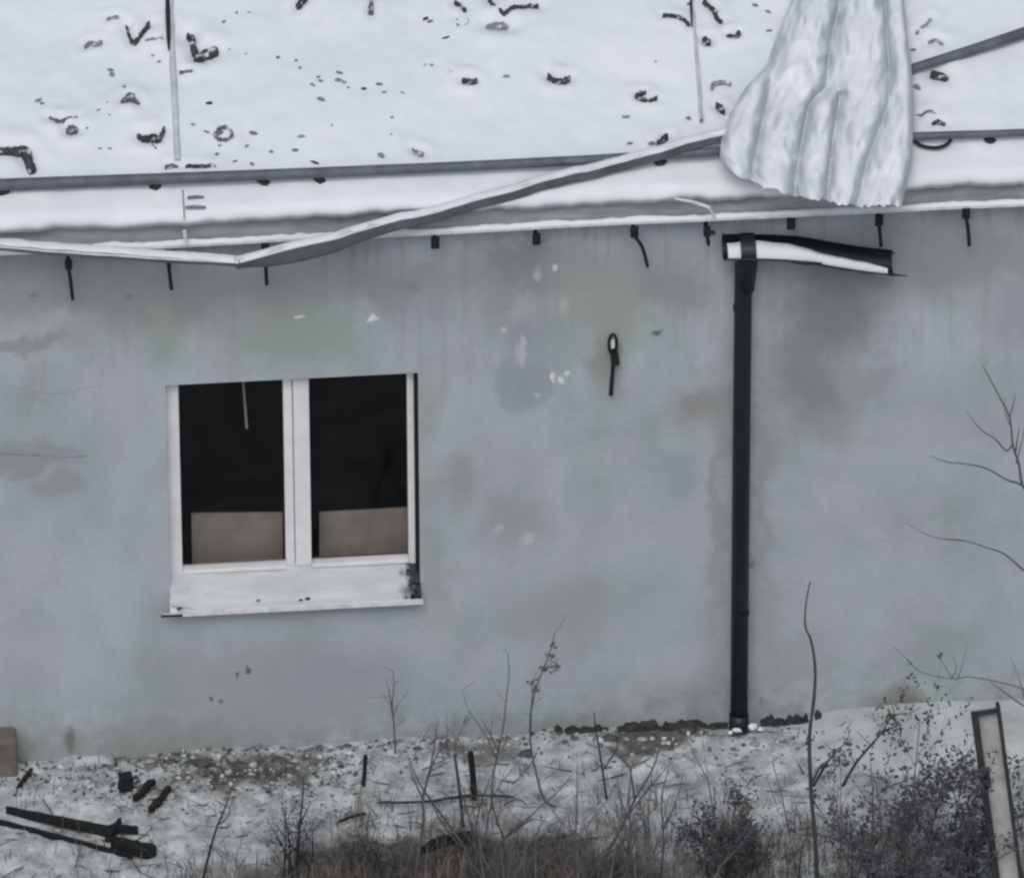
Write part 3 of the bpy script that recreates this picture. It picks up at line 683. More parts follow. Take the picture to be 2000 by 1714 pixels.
# sill: sheet with a front drip and old snow on it
si = MB(); zs = wzb
si.add([(xa - .0, SILL_Y, zs), (xb, SILL_Y, zs), (xb, FR + .01, zfb - .002 + .012), (xa, FR + .01, zfb + .010), (xa, SILL_Y, zs - .022), (xb, SILL_Y, zs - .022), (xb, FR + .01, zfb - .03), (xa, FR + .01, zfb - .03)],
       [(0, 1, 2, 3), (4, 7, 6, 5), (0, 4, 5, 1), (2, 6, 7, 3), (1, 5, 6, 2), (0, 3, 7, 4)])
si.build('sill', LEDGE, win)
dr = MB(); dr.box(fx(316, 1190, SILL_Y), wxr + .01, SILL_Y - .012, SILL_Y - .002, zs - .03, zs - .006); dr.build('drip_edge', LEDGE, win)
dr = MB(); dr.box(fx(314, 1190, SILL_Y), fx(356, 1190, SILL_Y), SILL_Y - .018, SILL_Y - .013, zs - .026, zs - .010); dr.build('drip_edge_dark', IRON, win)  # black strip over the left end of the drip edge
ss = MB(); NX, NYs = 90, 14
zback = zfb + .055
for j in range(NYs + 1):
    for i in range(NX + 1):
        x = xa + .002 + (xb - xa - .004) * i / NX; t = j / NYs
        y = SILL_Y + .004 + (FR - .004 - SILL_Y) * t
        base = zs + (zfb + .011 - zs) * t
        cov = .020 + .016 * fbm(x * 3, t * 1.5, 3) + .008 * fbm(x * 12, t * 5, 9) + .012 * t
        cov *= min(1, (t + .03) / .12); cov += .05 * max(0, 1 - (x - xa) / .18)
        ss.v.append((x, y, base + max(.001, cov)))
for j in range(NYs):
    for i in range(NX): ss.f.append((j * (NX + 1) + i, j * (NX + 1) + i + 1, (j + 1) * (NX + 1) + i + 1, (j + 1) * (NX + 1) + i)); ss.mi.append(0)
SILLM = mat('sill_snow', (.56, .60, .62), .8, 0, 5, .4, 30, col2=(.43, .465, .485), stretch=(.35, 1, 2.5))
def smear():
    n = SILLM.node_tree.nodes; l = SILLM.node_tree.links; b = n['Principled BSDF']; src = b.inputs['Base Color'].links[0].from_socket
    tc = n.new('ShaderNodeTexCoord'); t = n.new('ShaderNodeTexNoise'); t.inputs['Scale'].default_value = 16; t.inputs['Detail'].default_value = 6; l.new(tc.outputs['Object'], t.inputs['Vector'])
    for (cx, rx, k) in ((wxr + .02, .24, 1.0),):
        mp = n.new('ShaderNodeMapping'); mp.vector_type = 'TEXTURE'; mp.inputs['Location'].default_value = (cx, 0, 0); mp.inputs['Scale'].default_value = (rx, 50, 50); l.new(tc.outputs['Object'], mp.inputs[0])
        ln = n.new('ShaderNodeVectorMath'); ln.operation = 'LENGTH'; l.new(mp.outputs[0], ln.inputs[0])
        ad = n.new('ShaderNodeMath'); ad.operation = 'ADD'; l.new(ln.outputs['Value'], ad.inputs[0]); l.new(t.outputs[0], ad.inputs[1])
        mr = n.new('ShaderNodeMapRange'); mr.inputs['From Min'].default_value = 1.15; mr.inputs['From Max'].default_value = .8; mr.inputs['To Max'].default_value = k; l.new(ad.outputs[0], mr.inputs['Value'])
        mx = n.new('ShaderNodeMix'); mx.data_type = 'RGBA'; l.new(mr.outputs[0], mx.inputs['Factor']); l.new(src, mx.inputs['A']); mx.inputs['B'].default_value = (.035, .04, .045, 1); src = mx.outputs['Result']
    l.new(src, b.inputs['Base Color'])
smear()
ss.build('sill_snow', SILLM, win, smooth=True)
lu = MB(); rg = random.Random(5)
for k in range(26):
    u = 820 - abs(rg.gauss(0, 12)); v = rg.uniform(1122, 1168); p = PZ(u, v, zs + .05); p.y = min(FR - .01, max(SILL_Y, p.y)); p.z = zs + .02 + (zfb + .02 - zs) * (p.y - SILL_Y) / (FR - SILL_Y)
    lu.rock(p, rg.uniform(.006, .018), k, (1, 1, .6))
tag(lu.build('soot_lump', IRON, win), kind='stuff')
for (u, v, r) in ((600, 1168, .02), (588, 1171, .012), (505, 1172, .016), (490, 1168, .01), (705, 1150, .010), (350, 1188, .014)):
    lu = MB(); lu.rock(PZ(u, v, zs + .035), r, int(u), (1.5, 1, .5)); lu.build('sill_chip', IRON if u != 505 else GREYSCRAP, win)

# things seen through the panes
for (u0, v0, u1, v1, dv, lb) in ((374, 1004, 552, 1118, 2, 'brown board standing inside behind the left pane'), (624, 1002, 806, 1087, 10, 'tilted brown board standing inside behind the right pane')):
    y = .36
    A, B = PY(u0, v0, y), PY(u1, v0 - dv, y); C_, D = PY(u1, v1 - dv, y), PY(u0, v1, y)
    b = MB(); q = Vector((0, .022, 0))
    lo = Vector((0, 0, -.0))
    if u0 < 400: C_ = Vector((C_.x, y, .3)); D = Vector((D.x, y, .3))
    b.add([A, B, C_, D, A + q, B + q, C_ + q, D + q], [(3, 2, 1, 0), (4, 5, 6, 7), (0, 1, 5, 4), (1, 2, 6, 5), (2, 3, 7, 6), (3, 0, 4, 7)])
    tag(b.build('board', BOARD), lb, 'board', 'boards behind the window')
# shelf that carries the right board
b = MB(); A, B = PY(606, 1098, .36), PY(812, 1088, .36)
b.add([Vector((A.x, .34, A.z - .04)), Vector((B.x, .34, B.z - .04)), Vector((B.x, .6, B.z - .04)), Vector((A.x, .6, A.z - .04)), Vector((A.x, .34, .3)), Vector((B.x, .34, .3)), Vector((B.x, .6, .3)), Vector((A.x, .6, .3))],
      [(0, 1, 2, 3), (0, 4, 5, 1), (1, 5, 6, 2), (2, 6, 7, 3), (3, 7, 4, 0), (4, 7, 6, 5)])
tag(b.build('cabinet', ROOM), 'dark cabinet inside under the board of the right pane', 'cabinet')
b = MB(); A, B = PY(474, 735, .5), PY(482, 836, .5); A2 = Vector((A.x, A.y, 3.86))
b.tube([A2, A, A.lerp(B, .3), B], [.003, .005, .008, .009], 6); tag(b.build('hanging_cord', CORD), 'pale cord hanging inside behind the left window pane', 'cord')

# ------------------------------------------------------------------ downpipe with a broken piece of gutter
dpx = PY(1447, 1000, -.11)
dp = empty('downpipe', (dpx.x, -.11, 0), 'black downpipe on the wall with a torn piece of snowy gutter on top', 'downpipe')
b = MB(); top = PY(1452, 520, -.11); bot = PY(1443, 1428, -.11)
zt_, zb_ = top.z, max(.03, bot.z)
b.tube([(top.x, -.11, zt_ + .12), (top.x, -.11, zt_), (dpx.x, -.11, 2.0), (bot.x, -.11, zb_)], .058, 20)
b.build('pipe', BLACKPIPE, dp, smooth=True)
b = MB(); b.tube([(top.x + .012, -.115, zt_ - .17), (top.x + .02, -.12, zt_ + .02), (top.x + .022, -.13, zt_ + .10), (top.x + .022, -.13, zt_ + .15)], [.060, .070, .075, .075], 20); b.build('outlet_funnel', BLACKPIPE, dp, smooth=True)
for zz in (3.2, .9):
    b = MB(); b.tube([(dpx.x, -.11, zz - .015), (dpx.x, -.11, zz + .015)], .0605, 20); b.obox((dpx.x, -.03, zz), Vector((.012, 0, 0)), Vector((0, .035, 0)), Vector((0, 0, .012))); b.build('pipe_clamp', BLACKPIPE, dp, smooth=False)
b = MB(); b.tube([(bot.x, -.11, zb_ + .09), (bot.x, -.11, zb_ + .02), (bot.x, -.13, zb_ - .03)], [.066, .066, .07], 16); b.build('pipe_shoe', BLACKPIPE, dp, smooth=True)
# gutter piece: half-round channel sagging to the right; pixel centre line of its rim plane
GY = -.17
cl = [(1412, 484), (1480, 484), (1560, 488), (1620, 498), (1690, 509), (1745, 515)]
path = smooth_line([PY(u, v, GY) for u, v in cl], 8); kk = len(path)
gr = .085
th = R(33); SD_ = Vector((0, math.cos(th), math.sin(th))); UP_ = Vector((0, -math.sin(th), math.cos(th))); sides = [SD_] * kk; ups = [UP_] * kk
prof = [(math.cos(math.pi * a / 12) * gr, -math.sin(math.pi * a / 12) * gr * .95) for a in range(13)]
prof = [(gr, .03)] + prof + [(-gr - .008, .008)]
inner = [(a * .93, b_ * .93 + .004) for a, b_ in prof][::-1]
b = MB(); b.sweep(path, prof + inner, sides, ups, closed=True, cap=True)
gp = b.build('gutter_piece', BLACKPIPE, dp, smooth=False)
b = MB(); vs = []
N2 = 9
pl2 = path[1:-2]
for i, p in enumerate(pl2):
    t = i / (len(pl2) - 1)
    back = .045 - .075 * max(0, t - .35) / .65 + .012 * math.sin(t * 9)
    hgt = .012 + .018 * fbm(p.x * 4, 2, 1) - .035 * max(0, t - .5)
    for j in range(N2):
        s_ = j / (N2 - 1); y = -gr * .97 + (gr * .92 + back) * s_ * .95
        z = hgt + .03 * math.sin(s_ * math.pi) - .012 * (1 - s_) - .02 * max(0, s_ - .7)
        if j == 0: z -= .01
        vs.append(p + SD_ * y + UP_ * z)
b.add(vs, [(i * N2 + j, (i + 1) * N2 + j, (i + 1) * N2 + j + 1, i * N2 + j + 1) for i in range(len(pl2) - 1) for j in range(N2 - 1)])
b.build('gutter_snow', SNOW, gp, smooth=True)
b = MB(); P = PY(1460, 484, GY)
arc = [P + SD_ * (math.cos(math.pi * a / 10) * (gr + .004)) + UP_ * (.03 if a == 0 else math.sin(math.pi * a / 10) * .055) for a in range(11)]
b.sweep(arc, [(-.05, 0), (.05, 0), (.05, .006), (-.05, .006)], Vector((1, 0, 0)), Vector((0, 0, 1)), closed=True, cap=True)
b.build('gutter_strap', BLACKPIPE, gp)
b = MB(); A, B = PY(1742, 536, GY - .06), PY(1772, 539, GY - .06); b.tube([A, A.lerp(B, .6), B], [.01, .006, .004], 5); b.build('torn_edge', BLACKPIPE, gp)
b = MB(); A, B = PY(1715, 494, GY + .08), PY(1748, 494, GY + .08); b.tube([A, B], [.012, .007], 5); b.build('torn_edge', BLACKPIPE, gp)
b = MB(); A, B = PY(1545, 512, GY - .085), PY(1605, 515, GY - .085); b.tube([A, A.lerp(B, .5), B], [.008, .014, .008], 6); b.build('torn_edge', BLACKPIPE, gp)
for k, (u, v, r, lb) in enumerate(((1440, 1424, .03, 'lump of snow in front of the downpipe foot'), (1470, 1418, .032, 'largest lump of snow right of the downpipe foot'), (1486, 1424, .02, 'small lump of snow furthest right at the downpipe foot'), (1426, 1430, .018, 'small lump of snow left of the downpipe foot'))):
    b = MB(); b.rock(PY(u, v, -.17), r, k + 40, (1.2, 1, .8)); tag(b.build('ice_clump', SNOW), lb, 'snow', 'snow lumps at the downpipe foot')

# ------------------------------------------------------------------ hook with strap on the wall
hk = empty('wall_hook', PY(1197, 690, -.03), 'black iron wall hook with ring and hanging strap left of the downpipe', 'hook')
b = MB(); C_ = PY(1197, 672, -.05); pts = [C_ + Vector((math.cos(a * .5236) * .026, 0, math.sin(a * .5236) * .075)) for a in range(13)]
b.tube(pts, .010, 6, cap=False); b.build('ring', IRON, hk)
b = MB(); b.tube([C_ + Vector((0, 0, -.06)), C_ + Vector((.008, .055, -.06))], .012, 6); b.obox(PY(1200, 698, -.04), Vector((.022, 0, 0)), Vector((0, .03, 0)), Vector((0, 0, .045))); b.tube([PY(1205, 695, -.05), PY(1207, 711, -.05)], .012, 6); b.build('hook_plate', IRON, hk)
b = MB(); b.tube([PY(1198, 706, -.05), PY(1196, 730, -.045), PY(1193, 768, -.04)], [.014, .013, .014], 6); b.rock(PY(1193, 768, -.04), .02, 3); b.build('strap', IRON, hk)
b = MB(); b.add([PY(1193, 664, -.045), PY(1200, 662, -.045), PY(1200, 680, -.045), PY(1194, 681, -.045), PY(1193, 664, -.041), PY(1200, 662, -.041), PY(1200, 680, -.041), PY(1194, 681, -.041)], [(3, 2, 1, 0), (4, 5, 6, 7), (0, 1, 5, 4), (1, 2, 6, 5), (2, 3, 7, 6), (3, 0, 4, 7)]); b.build('insulator', LEDGE, hk)

# thin cracks in the render, as shallow raised lips (parts of the building)
for pts, r in (([(-10, 752), (40, 757), (90, 768), (130, 766), (165, 758), (200, 752)], .0055), ([(-20, 884), (60, 888), (120, 892), (170, 890)], .008), ([(0, 655), (60, 668), (130, 664), (190, 676)], .005)):
    b = MB(); b.tube(smooth_line([PY(u, v, .0035) for u, v in pts], 4), r * .8, 5); b.build('render_crack', mat('crack', (.25, .265, .275), .9, .4, 9), bld)

# ------------------------------------------------------------------ fallen gutter: two lengths joined at a kink
fg = empty('fallen_gutter', PY(470, 508, -.40), 'bent fallen gutter hanging across the eave and rising onto the roof', 'gutter')
K = PY(466, 508, -.42)
Lft = PY(-160, 462, -.30)
Rt = PR(1432, 254, .17)
def length(A, B, prof, mis, name, sag=0.0, mats=(RAILTOP, RAILSIDE), wob=.01, wide=None):
    k = 40; pts = []
    for i in range(k + 1):
        t = i / k; p = A.lerp(B, t) + Vector((0, 0, -sag * 4 * t * (1 - t) + wob * fbm(t * 4, 3, 1)))
        pts.append(p)
    d = (B - A).normalized(); sd_ = Vector((0, 1, 0)); sd_ = (sd_ - d * sd_.dot(d)).normalized(); uv_ = sd_.cross(d) * -1
    if uv_.z < 0: uv_ = -uv_
    b = MB()
    if wide:
        vs = []
        for i, p in enumerate(pts):
            wv_ = wide(i / k); vs += [p + sd_ * a + uv_ * (b_ * (wv_ if b_ < 0 else 1)) for a, b_ in prof]
        n_ = len(prof); o = len(b.v); b.v += [tuple(p) for p in vs]
        for i in range(k):
            for j in range(n_):
                b.f.append((o + i * n_ + j, o + i * n_ + (j + 1) % n_, o + (i + 1) * n_ + (j + 1) % n_, o + (i + 1) * n_ + j)); b.mi.append(mis[j])
        b.f.append(tuple(range(n_))); b.mi.append(1); b.f.append(tuple(k * n_ + j for j in range(n_))); b.mi.append(1)
    else: b.sweep(pts, prof, sd_, uv_, closed=True, mis=mis, cap=True)
    return b.build(name, list(mats), fg)
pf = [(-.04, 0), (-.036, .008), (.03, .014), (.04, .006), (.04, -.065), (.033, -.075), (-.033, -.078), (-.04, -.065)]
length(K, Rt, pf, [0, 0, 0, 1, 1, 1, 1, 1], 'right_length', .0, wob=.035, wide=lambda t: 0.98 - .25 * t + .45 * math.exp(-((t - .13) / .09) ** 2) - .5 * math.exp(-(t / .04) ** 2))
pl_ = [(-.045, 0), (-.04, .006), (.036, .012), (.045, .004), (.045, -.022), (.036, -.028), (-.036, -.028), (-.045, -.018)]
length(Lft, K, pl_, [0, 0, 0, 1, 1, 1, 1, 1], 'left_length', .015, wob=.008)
def cap_line(A, B, w_, name, wob):
    b = MB(); vs = []; k = 90; d = (B - A).normalized(); sd_ = (Vector((0, 1, 0)) - d * d.y).normalized(); uv_ = sd_.cross(d); uv_ = uv_ if uv_.z > 0 else -uv_
    for i in range(k + 1):
        t = i / k; p = A.lerp(B, t) + Vector((0, 0, wob * fbm(t * 4, 3, 1)))
        hh = .010 + .008 * fbm(t * 22, 6, 2)
        ww = w_ * (1 + .25 * fbm(t * 18, 2, 7))
        for a, b_ in ((-ww, .004), (-ww * .8, hh), (0, hh + .006), (ww * .8, hh + .004), (ww, .01)): vs.append(p + sd_ * a + uv_ * b_)
    b.add(vs, [(i * 5 + j, (i + 1) * 5 + j, (i + 1) * 5 + j + 1, i * 5 + j + 1) for i in range(k) for j in range(4)])
    return b.build(name, SNOW, fg, smooth=True)
cap_line(K.lerp(Rt, .01), Rt, .036, 'gutter_snow', .035)
cap_line(Lft, Lft.lerp(K, .985), .042, 'gutter_snow', .008)
b = MB(); b.obox(K + Vector((0, 0, -.02)), Vector((.02, 0, 0)), Vector((0, .044, 0)), Vector((0, 0, .024))); bevel(b.build('joint_sleeve', RAILSIDE, fg), .01)

# ------------------------------------------------------------------ crumpled sheet of roofing over the eave
LE = [(-260, 1640), (-120, 1590), (0, 1545), (60, 1520), (130, 1495), (170, 1455), (220, 1425), (265, 1408), (310, 1404), (340, 1420), (360, 1448), (405, 1470)]
RE = [(-260, 1740), (-120, 1755), (0, 1766), (60, 1772), (130, 1781), (200, 1786), (250, 1785), (310, 1782), (360, 1772), (405, 1762)]
def BE(s):    # bottom edge
    return interp([(0, 318), (.05, 342), (.12, 366), (.25, 378), (.4, 388), (.6, 399), (.8, 402), (1, 400)], s)
VAL = [  # valley lines as (v, u)
    [(-260, 1660), (0, 1560), (60, 1537), (130, 1505), (190, 1500), (260, 1484), (330, 1470), (405, 1462)],
    [(-260, 1690), (0, 1640), (60, 1626), (120, 1617), (170, 1614), (205, 1580), (260, 1568), (310, 1560), (405, 1548)],
    [(-260, 1695), (0, 1650), (60, 1633), (120, 1624), (180, 1640), (250, 1630), (310, 1622), (405, 1612)],
    [(-260, 1725), (0, 1728), (60, 1731), (130, 1736), (200, 1736), (250, 1718), (310, 1695), (405, 1672)],
]
sh = MB(); NS, NT = 110, 80; VT = -240
for j in range(NT + 1):
    t = j / NT
    for i in range(NS + 1):
        s_ = i / NS; v = VT + (BE(s_) + 7 * fbm(s_ * 9, 2, 3) + 4 * fbm(s_ * 34, 5, 3) - VT) * t
        ul, ur = interp(LE, v), interp(RE, v); u = ul + (ur - ul) * s_
        q0 = [interp(q, v) for q in VAL]
        if q0[2] - q0[1] < 34: q0.pop(2)
        vv = sorted([ul - 12] + q0 + [ur + 6])
        vv[0], vv[-1] = min(vv[0], u - 1), max(vv[-1], u + 1)
        for a, b_ in zip(vv, vv[1:]):
            if a <= u <= b_:
                x = (u - a) / max(1e-3, b_ - a); wd = (b_ - a) / PXM
                if b_ - a < 30: ridge = -.035 * math.sin(math.pi * x)
                else:
                    xx = x ** 1.35                     # leaning folds: long left side, steep right side
                    ridge = (4 * xx * (1 - xx)) ** .55 * min(.125, wd * .75)
                break
        lift = .05 + .05 * t + .04 * math.exp(-((s_ - .1) / .2) ** 2) * t
        h = lift + ridge + .018 * fbm(u / 60, v / 60, 4) + .010 * fbm(u / 20, v / 36, 8) + .045 * abs(fbm(u / 75 + v / 260, v / 120, 14)) - .03 * abs(fbm(u / 34, v / 70, 21))
        edge = min(s_, 1 - s_)
        if edge < .03: h -= (.03 - edge) / .03 * .03
        sh.v.append(tuple(PR(u, v, h)))
for j in range(NT):
    for i in range(NS): sh.f.append((j * (NS + 1) + i, (j + 1) * (NS + 1) + i, (j + 1) * (NS + 1) + i + 1, j * (NS + 1) + i + 1)); sh.mi.append(0)
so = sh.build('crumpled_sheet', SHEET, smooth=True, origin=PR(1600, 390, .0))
# fold shade painted as bare-metal grey: from the slope, per vertex, spread into valleys
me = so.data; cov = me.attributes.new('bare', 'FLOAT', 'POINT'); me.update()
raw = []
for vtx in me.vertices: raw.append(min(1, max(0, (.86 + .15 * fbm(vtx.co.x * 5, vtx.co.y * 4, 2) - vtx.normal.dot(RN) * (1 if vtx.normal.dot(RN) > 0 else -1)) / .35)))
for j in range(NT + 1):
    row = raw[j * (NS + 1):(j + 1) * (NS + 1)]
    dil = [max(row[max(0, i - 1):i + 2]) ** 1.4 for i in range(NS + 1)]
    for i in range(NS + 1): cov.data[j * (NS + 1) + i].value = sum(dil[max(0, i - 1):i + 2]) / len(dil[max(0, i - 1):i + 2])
md = so.modifiers.new('thick', 'SOLIDIFY'); md.thickness = .014; md.offset = -1
md = so.modifiers.new('sub', 'SUBSURF'); md.levels = 1; md.render_levels = 1
tag(so, 'crumpled snowy corrugated metal sheet folded down over the roof edge', 'metal sheet')

# sloping pipe on the roof right of the sheet
b = MB(); P = [PR(1740, 148, .06), PR(1800, 128, .06), PR(1900, 97, .06), PR(2000, 64, .06), PR(2400, -70, .06)]
b.tube(P, [.030, .031, .034, .037, .04], 12); lp = tag(b.build('loose_pipe', GALV, smooth=True, origin=P[1]), 'loose grey pipe lying aslant on roof snow right of crumpled sheet', 'pipe')
b = MB(); P = [PR(1784, 272, .05), PR(1798, 284, .045), PR(1825, 289, .04), PR(1846, 284, .045), PR(1858, 272, .05)]
b.tube(smooth_line(P, 4), [.012] * 17, 6); tag(b.build('wire_hoop', IRON), 'thin black hoop hanging under the pipe right of crumpled sheet', 'hoop')

# ------------------------------------------------------------------ debris on the roof snow
def scrap(nm, lb, pl, wpx, hh, pr, mm):
    b = MB(); P = smooth_line([PR(u, v, hh * .28) for u, v in pl], 8); k = len(P); rg = random.Random(nm); sd0 = rg.uniform(0, 50); jt = .35 if wpx >= 15 else 1.0
    vs = []
    for i, p in enumerate(P):
        t = i / (k - 1)
        q = {'even': 1.0, 'mid': .35 + .65 * math.sin(math.pi * t), 'end': .4 + .6 * t}[pr] * (wpx / PXM / 2) * 1.12 * max(.25, 1 + jt * (.5 * fbm(i * .45, sd0, 1) + .25 * rg.uniform(-1, 1)))
        if i in (0, k - 1): q *= .55
        d = (P[min(i + 1, k - 1)] - P[max(i - 1, 0)]).normalized(); s_ = d.cross(RN).normalized(); h1 = hh * max(.2, .6 + .7 * jt * fbm(i * .35, sd0, 5)); p = p + s_ * (wpx / PXM) * .18 * fbm(i * .5, sd0, 9)
        for a, b_ in ((-q, -.03), (-q * .9, h1 * .35), (-q * .2, h1 * .6), (q * .7, h1 * .4), (q, -.03)): vs.append(p + s_ * a + RN * b_)
    b.add(vs, [(i * 5 + j, (i + 1) * 5 + j, (i + 1) * 5 + (j + 1) % 5, i * 5 + (j + 1) % 5) for i in range(k - 1) for j in range(5)] + [(0, 1, 2, 3, 4), tuple((k - 1) * 5 + j for j in (4, 3, 2, 1, 0))])
    tag(b.build(nm, mm, origin=P[k // 2]), lb, 'debris', 'debris lying in the roof snow')
for a in MAJOR: scrap(*a)
protos = []
for k in range(5):
    b = MB(); b.rock((0, 0, 0), 1.0, 100 + k, (1.5, .8, .5)); protos.append((b.mesh('fragment', DARK), ))
gm = []
for k in range(5):
    b = MB(); b.rock((0, 0, 0), 1.0, 200 + k, (1.4, .9, .6)); gm.append(b.mesh('fragment', GSCRAP if k % 2 else FSCRAP))
FRAG = []
REF = {'sheet scrap': 'check-mark scrap', 'bent scrap': 'L-shaped scrap', 'branch': 'forked branch', 'stub': 'short black stub', 'sooty lump': 'black double lump', 'flake': 'pointed flake', 'scrap pile': 'scrap heap', 'clip strip': 'strip at seam foot', 'clip piece': 'grey strip at pipe', 'grey strip': 'strip at left seam', 'half ring': 'half-open ring'}
rg = random.Random(11)
for i, (u, v, r) in enumerate(SMALL):
    me = protos[i % 5][0] if (r >= 8 and i % 2) else gm[i % 5]
    ob = bpy.data.objects.new('fragment', me); COL.objects.link(ob)
    ob.location = PR(u, v, .008); s_ = r / PXM * .62; ob.scale = (s_ * rg.uniform(.8, 1.7), s_ * rg.uniform(.7, 1.2), s_); ob.rotation_euler = (SLOPE, 0, rg.uniform(-.9, .9))
    # named by the larger scrap it lies nearest to
    best = min(MAJOR, key=lambda M_: min((u - a) ** 2 + (v - b_) ** 2 for a, b_ in M_[2]))
    cu = sum(a for a, _ in best[2]) / len(best[2]); cv = sum(b_ for _, b_ in best[2]) / len(best[2])
    side = ('left of' if u < cu else 'right of') if abs(u - cu) > abs(v - cv) else ('above' if v < cv else 'below')
    FRAG.append((math.hypot(u - cu, v - cv), ob, side, best[0].replace('_', ' '), r))
seen = {}
for dist, ob, side, ref, r in sorted(FRAG, key=lambda t: t[0]):
    k = seen.get((side, ref), 0); seen[(side, ref)] = k + 1
    rank = ['nearest', 'second nearest', 'third nearest', 'fourth nearest', 'fifth nearest', 'sixth nearest', 'seventh nearest', 'eighth nearest', 'ninth nearest', 'tenth nearest'][min(k, 9)]
    tag(ob, 'tiny %s fragment in roof snow, %s one %s the %s' % ('dark' if r >= 7 else 'faint', rank, side, REF.get(ref, ref)), 'debris', 'tiny fragments strewn over the roof snow')

# ------------------------------------------------------------------ at the foot of the wall
def gz_(x, y): return ground_h(x, y)
ap = MB()   # concrete apron at the right with snow
A, B = PZ(1600, 1415), PZ(2060, 1390); ax0, ax1 = PZ(1625, 1440).x, 7.5
ap.box(ax0, ax1, -.62, -.005, -.1, .018); apr = bevel(tag(ap.build('concrete_apron', CONC), 'snow covered concrete apron along the wall right of the downpipe', 'apron'), .02)
a2 = MB(); nxx, nyy = 90, 16
for j in range(nyy + 1):
    for i in range(nxx + 1):
        x = ax0 - .5 + (4.2 - ax0 + .5) * i / nxx; t = j / nyy; y = -.002 - .80 * t
        k = .062 + .012 * fbm(x * 2, y * 3, 1) + .01 * fbm(x * 8, y * 8, 2); e = max(0, t - .62) / .38
        k -= (.15 + .05 * fbm(x * 3, 1, 4) + .03 * fbm(x * 11, y * 9, 4)) * e * e; k -= .16 * max(0, 1 - (x - ax0 + .5 + .15 * fbm(y * 3, 1, 1)) / .9) ** 2
        a2.v.append((x, y, k))
for j in range(nyy):
    for i in range(nxx): a2.f.append((j * (nxx + 1) + i, (j + 1) * (nxx + 1) + i, (j + 1) * (nxx + 1) + i + 1, j * (nxx + 1) + i + 1)); a2.mi.append(0)
a2.build('apron_snow', mat('apron_snow', (.54, .57, .575), .85, 0, 3, .5, 16, col2=(.38, .405, .41)), apr, smooth=True)

# rubble along the wall foot (uncountable crumbs) and single chunks
rb = MB(); rg = random.Random(21)
for k in range(1700):
    if k % 3 == 0: u = rg.gauss(490, 130); v = rg.gauss(1502, 28)
    elif k % 3 == 1: u = rg.uniform(-60, 700); v = rg.gauss(1510, 35)
    else: u = rg.uniform(600, 1640); v = rg.gauss(1448, 22)
    p = PZ(u, max(v, 1395), 0)
    if p.y > -.02: p.y = -.02 - rg.random() * .1
    p.z = gz_(p.x, p.y) + .005; r = .003 + .015 * rg.random() ** 2.5
    rb.rock(p, r, k, (rg.uniform(.7, 1.8), 1, rg.uniform(.5, 1.6)), mi=rg.choice((0, 1, 1, 0, 0, 2)))
tag(rb.build('rubble', [mat('grey_rubble', (.20, .22, .22), .95, .5, 12), CONCD, SNOW_OLD]), 'fine crumbled rubble and ice along the foot of the wall', 'rubble', kind='stuff')
lm = MB(); rg = random.Random(31)
for k in range(300):
    u = rg.uniform(-60, 720) if k % 3 else rg.uniform(700, 1650); v = rg.gauss(1525, 40) if k % 3 else rg.gauss(1470, 25)
    p = PZ(u, v)
    if p.y > -.05: continue
    p.z = gz_(p.x, p.y); lm.rock(p, rg.uniform(.010, .032), 900 + k, (rg.uniform(.8, 1.6), 1, .8))
tag(lm.build('snow_clods', mat('clod_snow', (.46, .49, .50), .9, 0, 12, .6, 40, col2=(.26, .28, .28)), smooth=True), 'small dirty snow clods scattered along the foot of the wall', 'snow clods', kind='stuff')
CH = [(330, 1490, .05, 1, 'flat dark concrete chunk at the wall foot below the window left edge'), (395, 1500, .06, 1, 'dark concrete chunk in the rubble under the window middle'), (470, 1498, .07, 1, 'largest dark concrete chunk in the rubble under the window'),
      (545, 1488, .05, 1, 'dark concrete chunk in the rubble under the window right pane'), (620, 1478, .05, 0, 'grey concrete chunk where the rubble strip thins out right of the window'),
      (1025, 1465, .045, 1, 'black lump at the stem foot of the seed-headed weed'), (1190, 1450, .05, 1, 'broken dark plinth chunk left of downpipe, leftmost of three'), (1260, 1438, .06, 1, 'broken dark plinth chunk left of downpipe, middle of three'), (1340, 1428, .055, 1, 'broken dark plinth chunk left of downpipe, nearest the pipe'),
      (190, 1500, .035, 0, 'pale concrete chunk at wall foot above the black box'), (815, 1462, .03, 1, 'small dark chunk by wall foot left of the black stake')]
for i, (u, v, r, mk, lb) in enumerate(CH):
    p = PZ(u, v); p.y = min(p.y, -.06); p.z = gz_(p.x, p.y) + r * .2
    b = MB(); b.rock((0, 0, 0), r * .8, 300 + i, (1.6, 1, .7)); ob = b.build('concrete_chunk', CONCD if mk else CONC); ob.location = p
    tag(ob, lb, 'rubble chunk', 'concrete chunks at the wall foot')
# broken plinth edges: ragged wall-foot slabs, the gap's darkness put into their colour
def plinth(u0, v0, u1, v1, seed):
    A, B = PZ(u0, v0), PZ(u1, v1); b = MB(); n_ = 60; vs = []
    for i in range(n_ + 1):
        x = A.x + (B.x - A.x) * i / n_; e = min(1, min(i, n_ - i) / 8)
        zt = -.01 + e * (.022 + .05 * fbm(x * 4, seed, 1) + .05 * fbm(x * 22, seed, 2)); y = -.03 - .03 * (1 + fbm(x * 7, seed, 3)) * e
        vs += [(x, -.003, zt + .006), (x, y * .6, zt), (x, y, zt * .6), (x, y - .01, -.05)]
    b.add(vs, [(i * 4 + j, (i + 1) * 4 + j, (i + 1) * 4 + j + 1, i * 4 + j + 1)[::-1] for i in range(n_) for j in range(3)])
    b.build('broken_plinth_edge', mat('gap_dark_concrete', (.05, .055, .058), .95, .5, 14, .5, 40), bld)
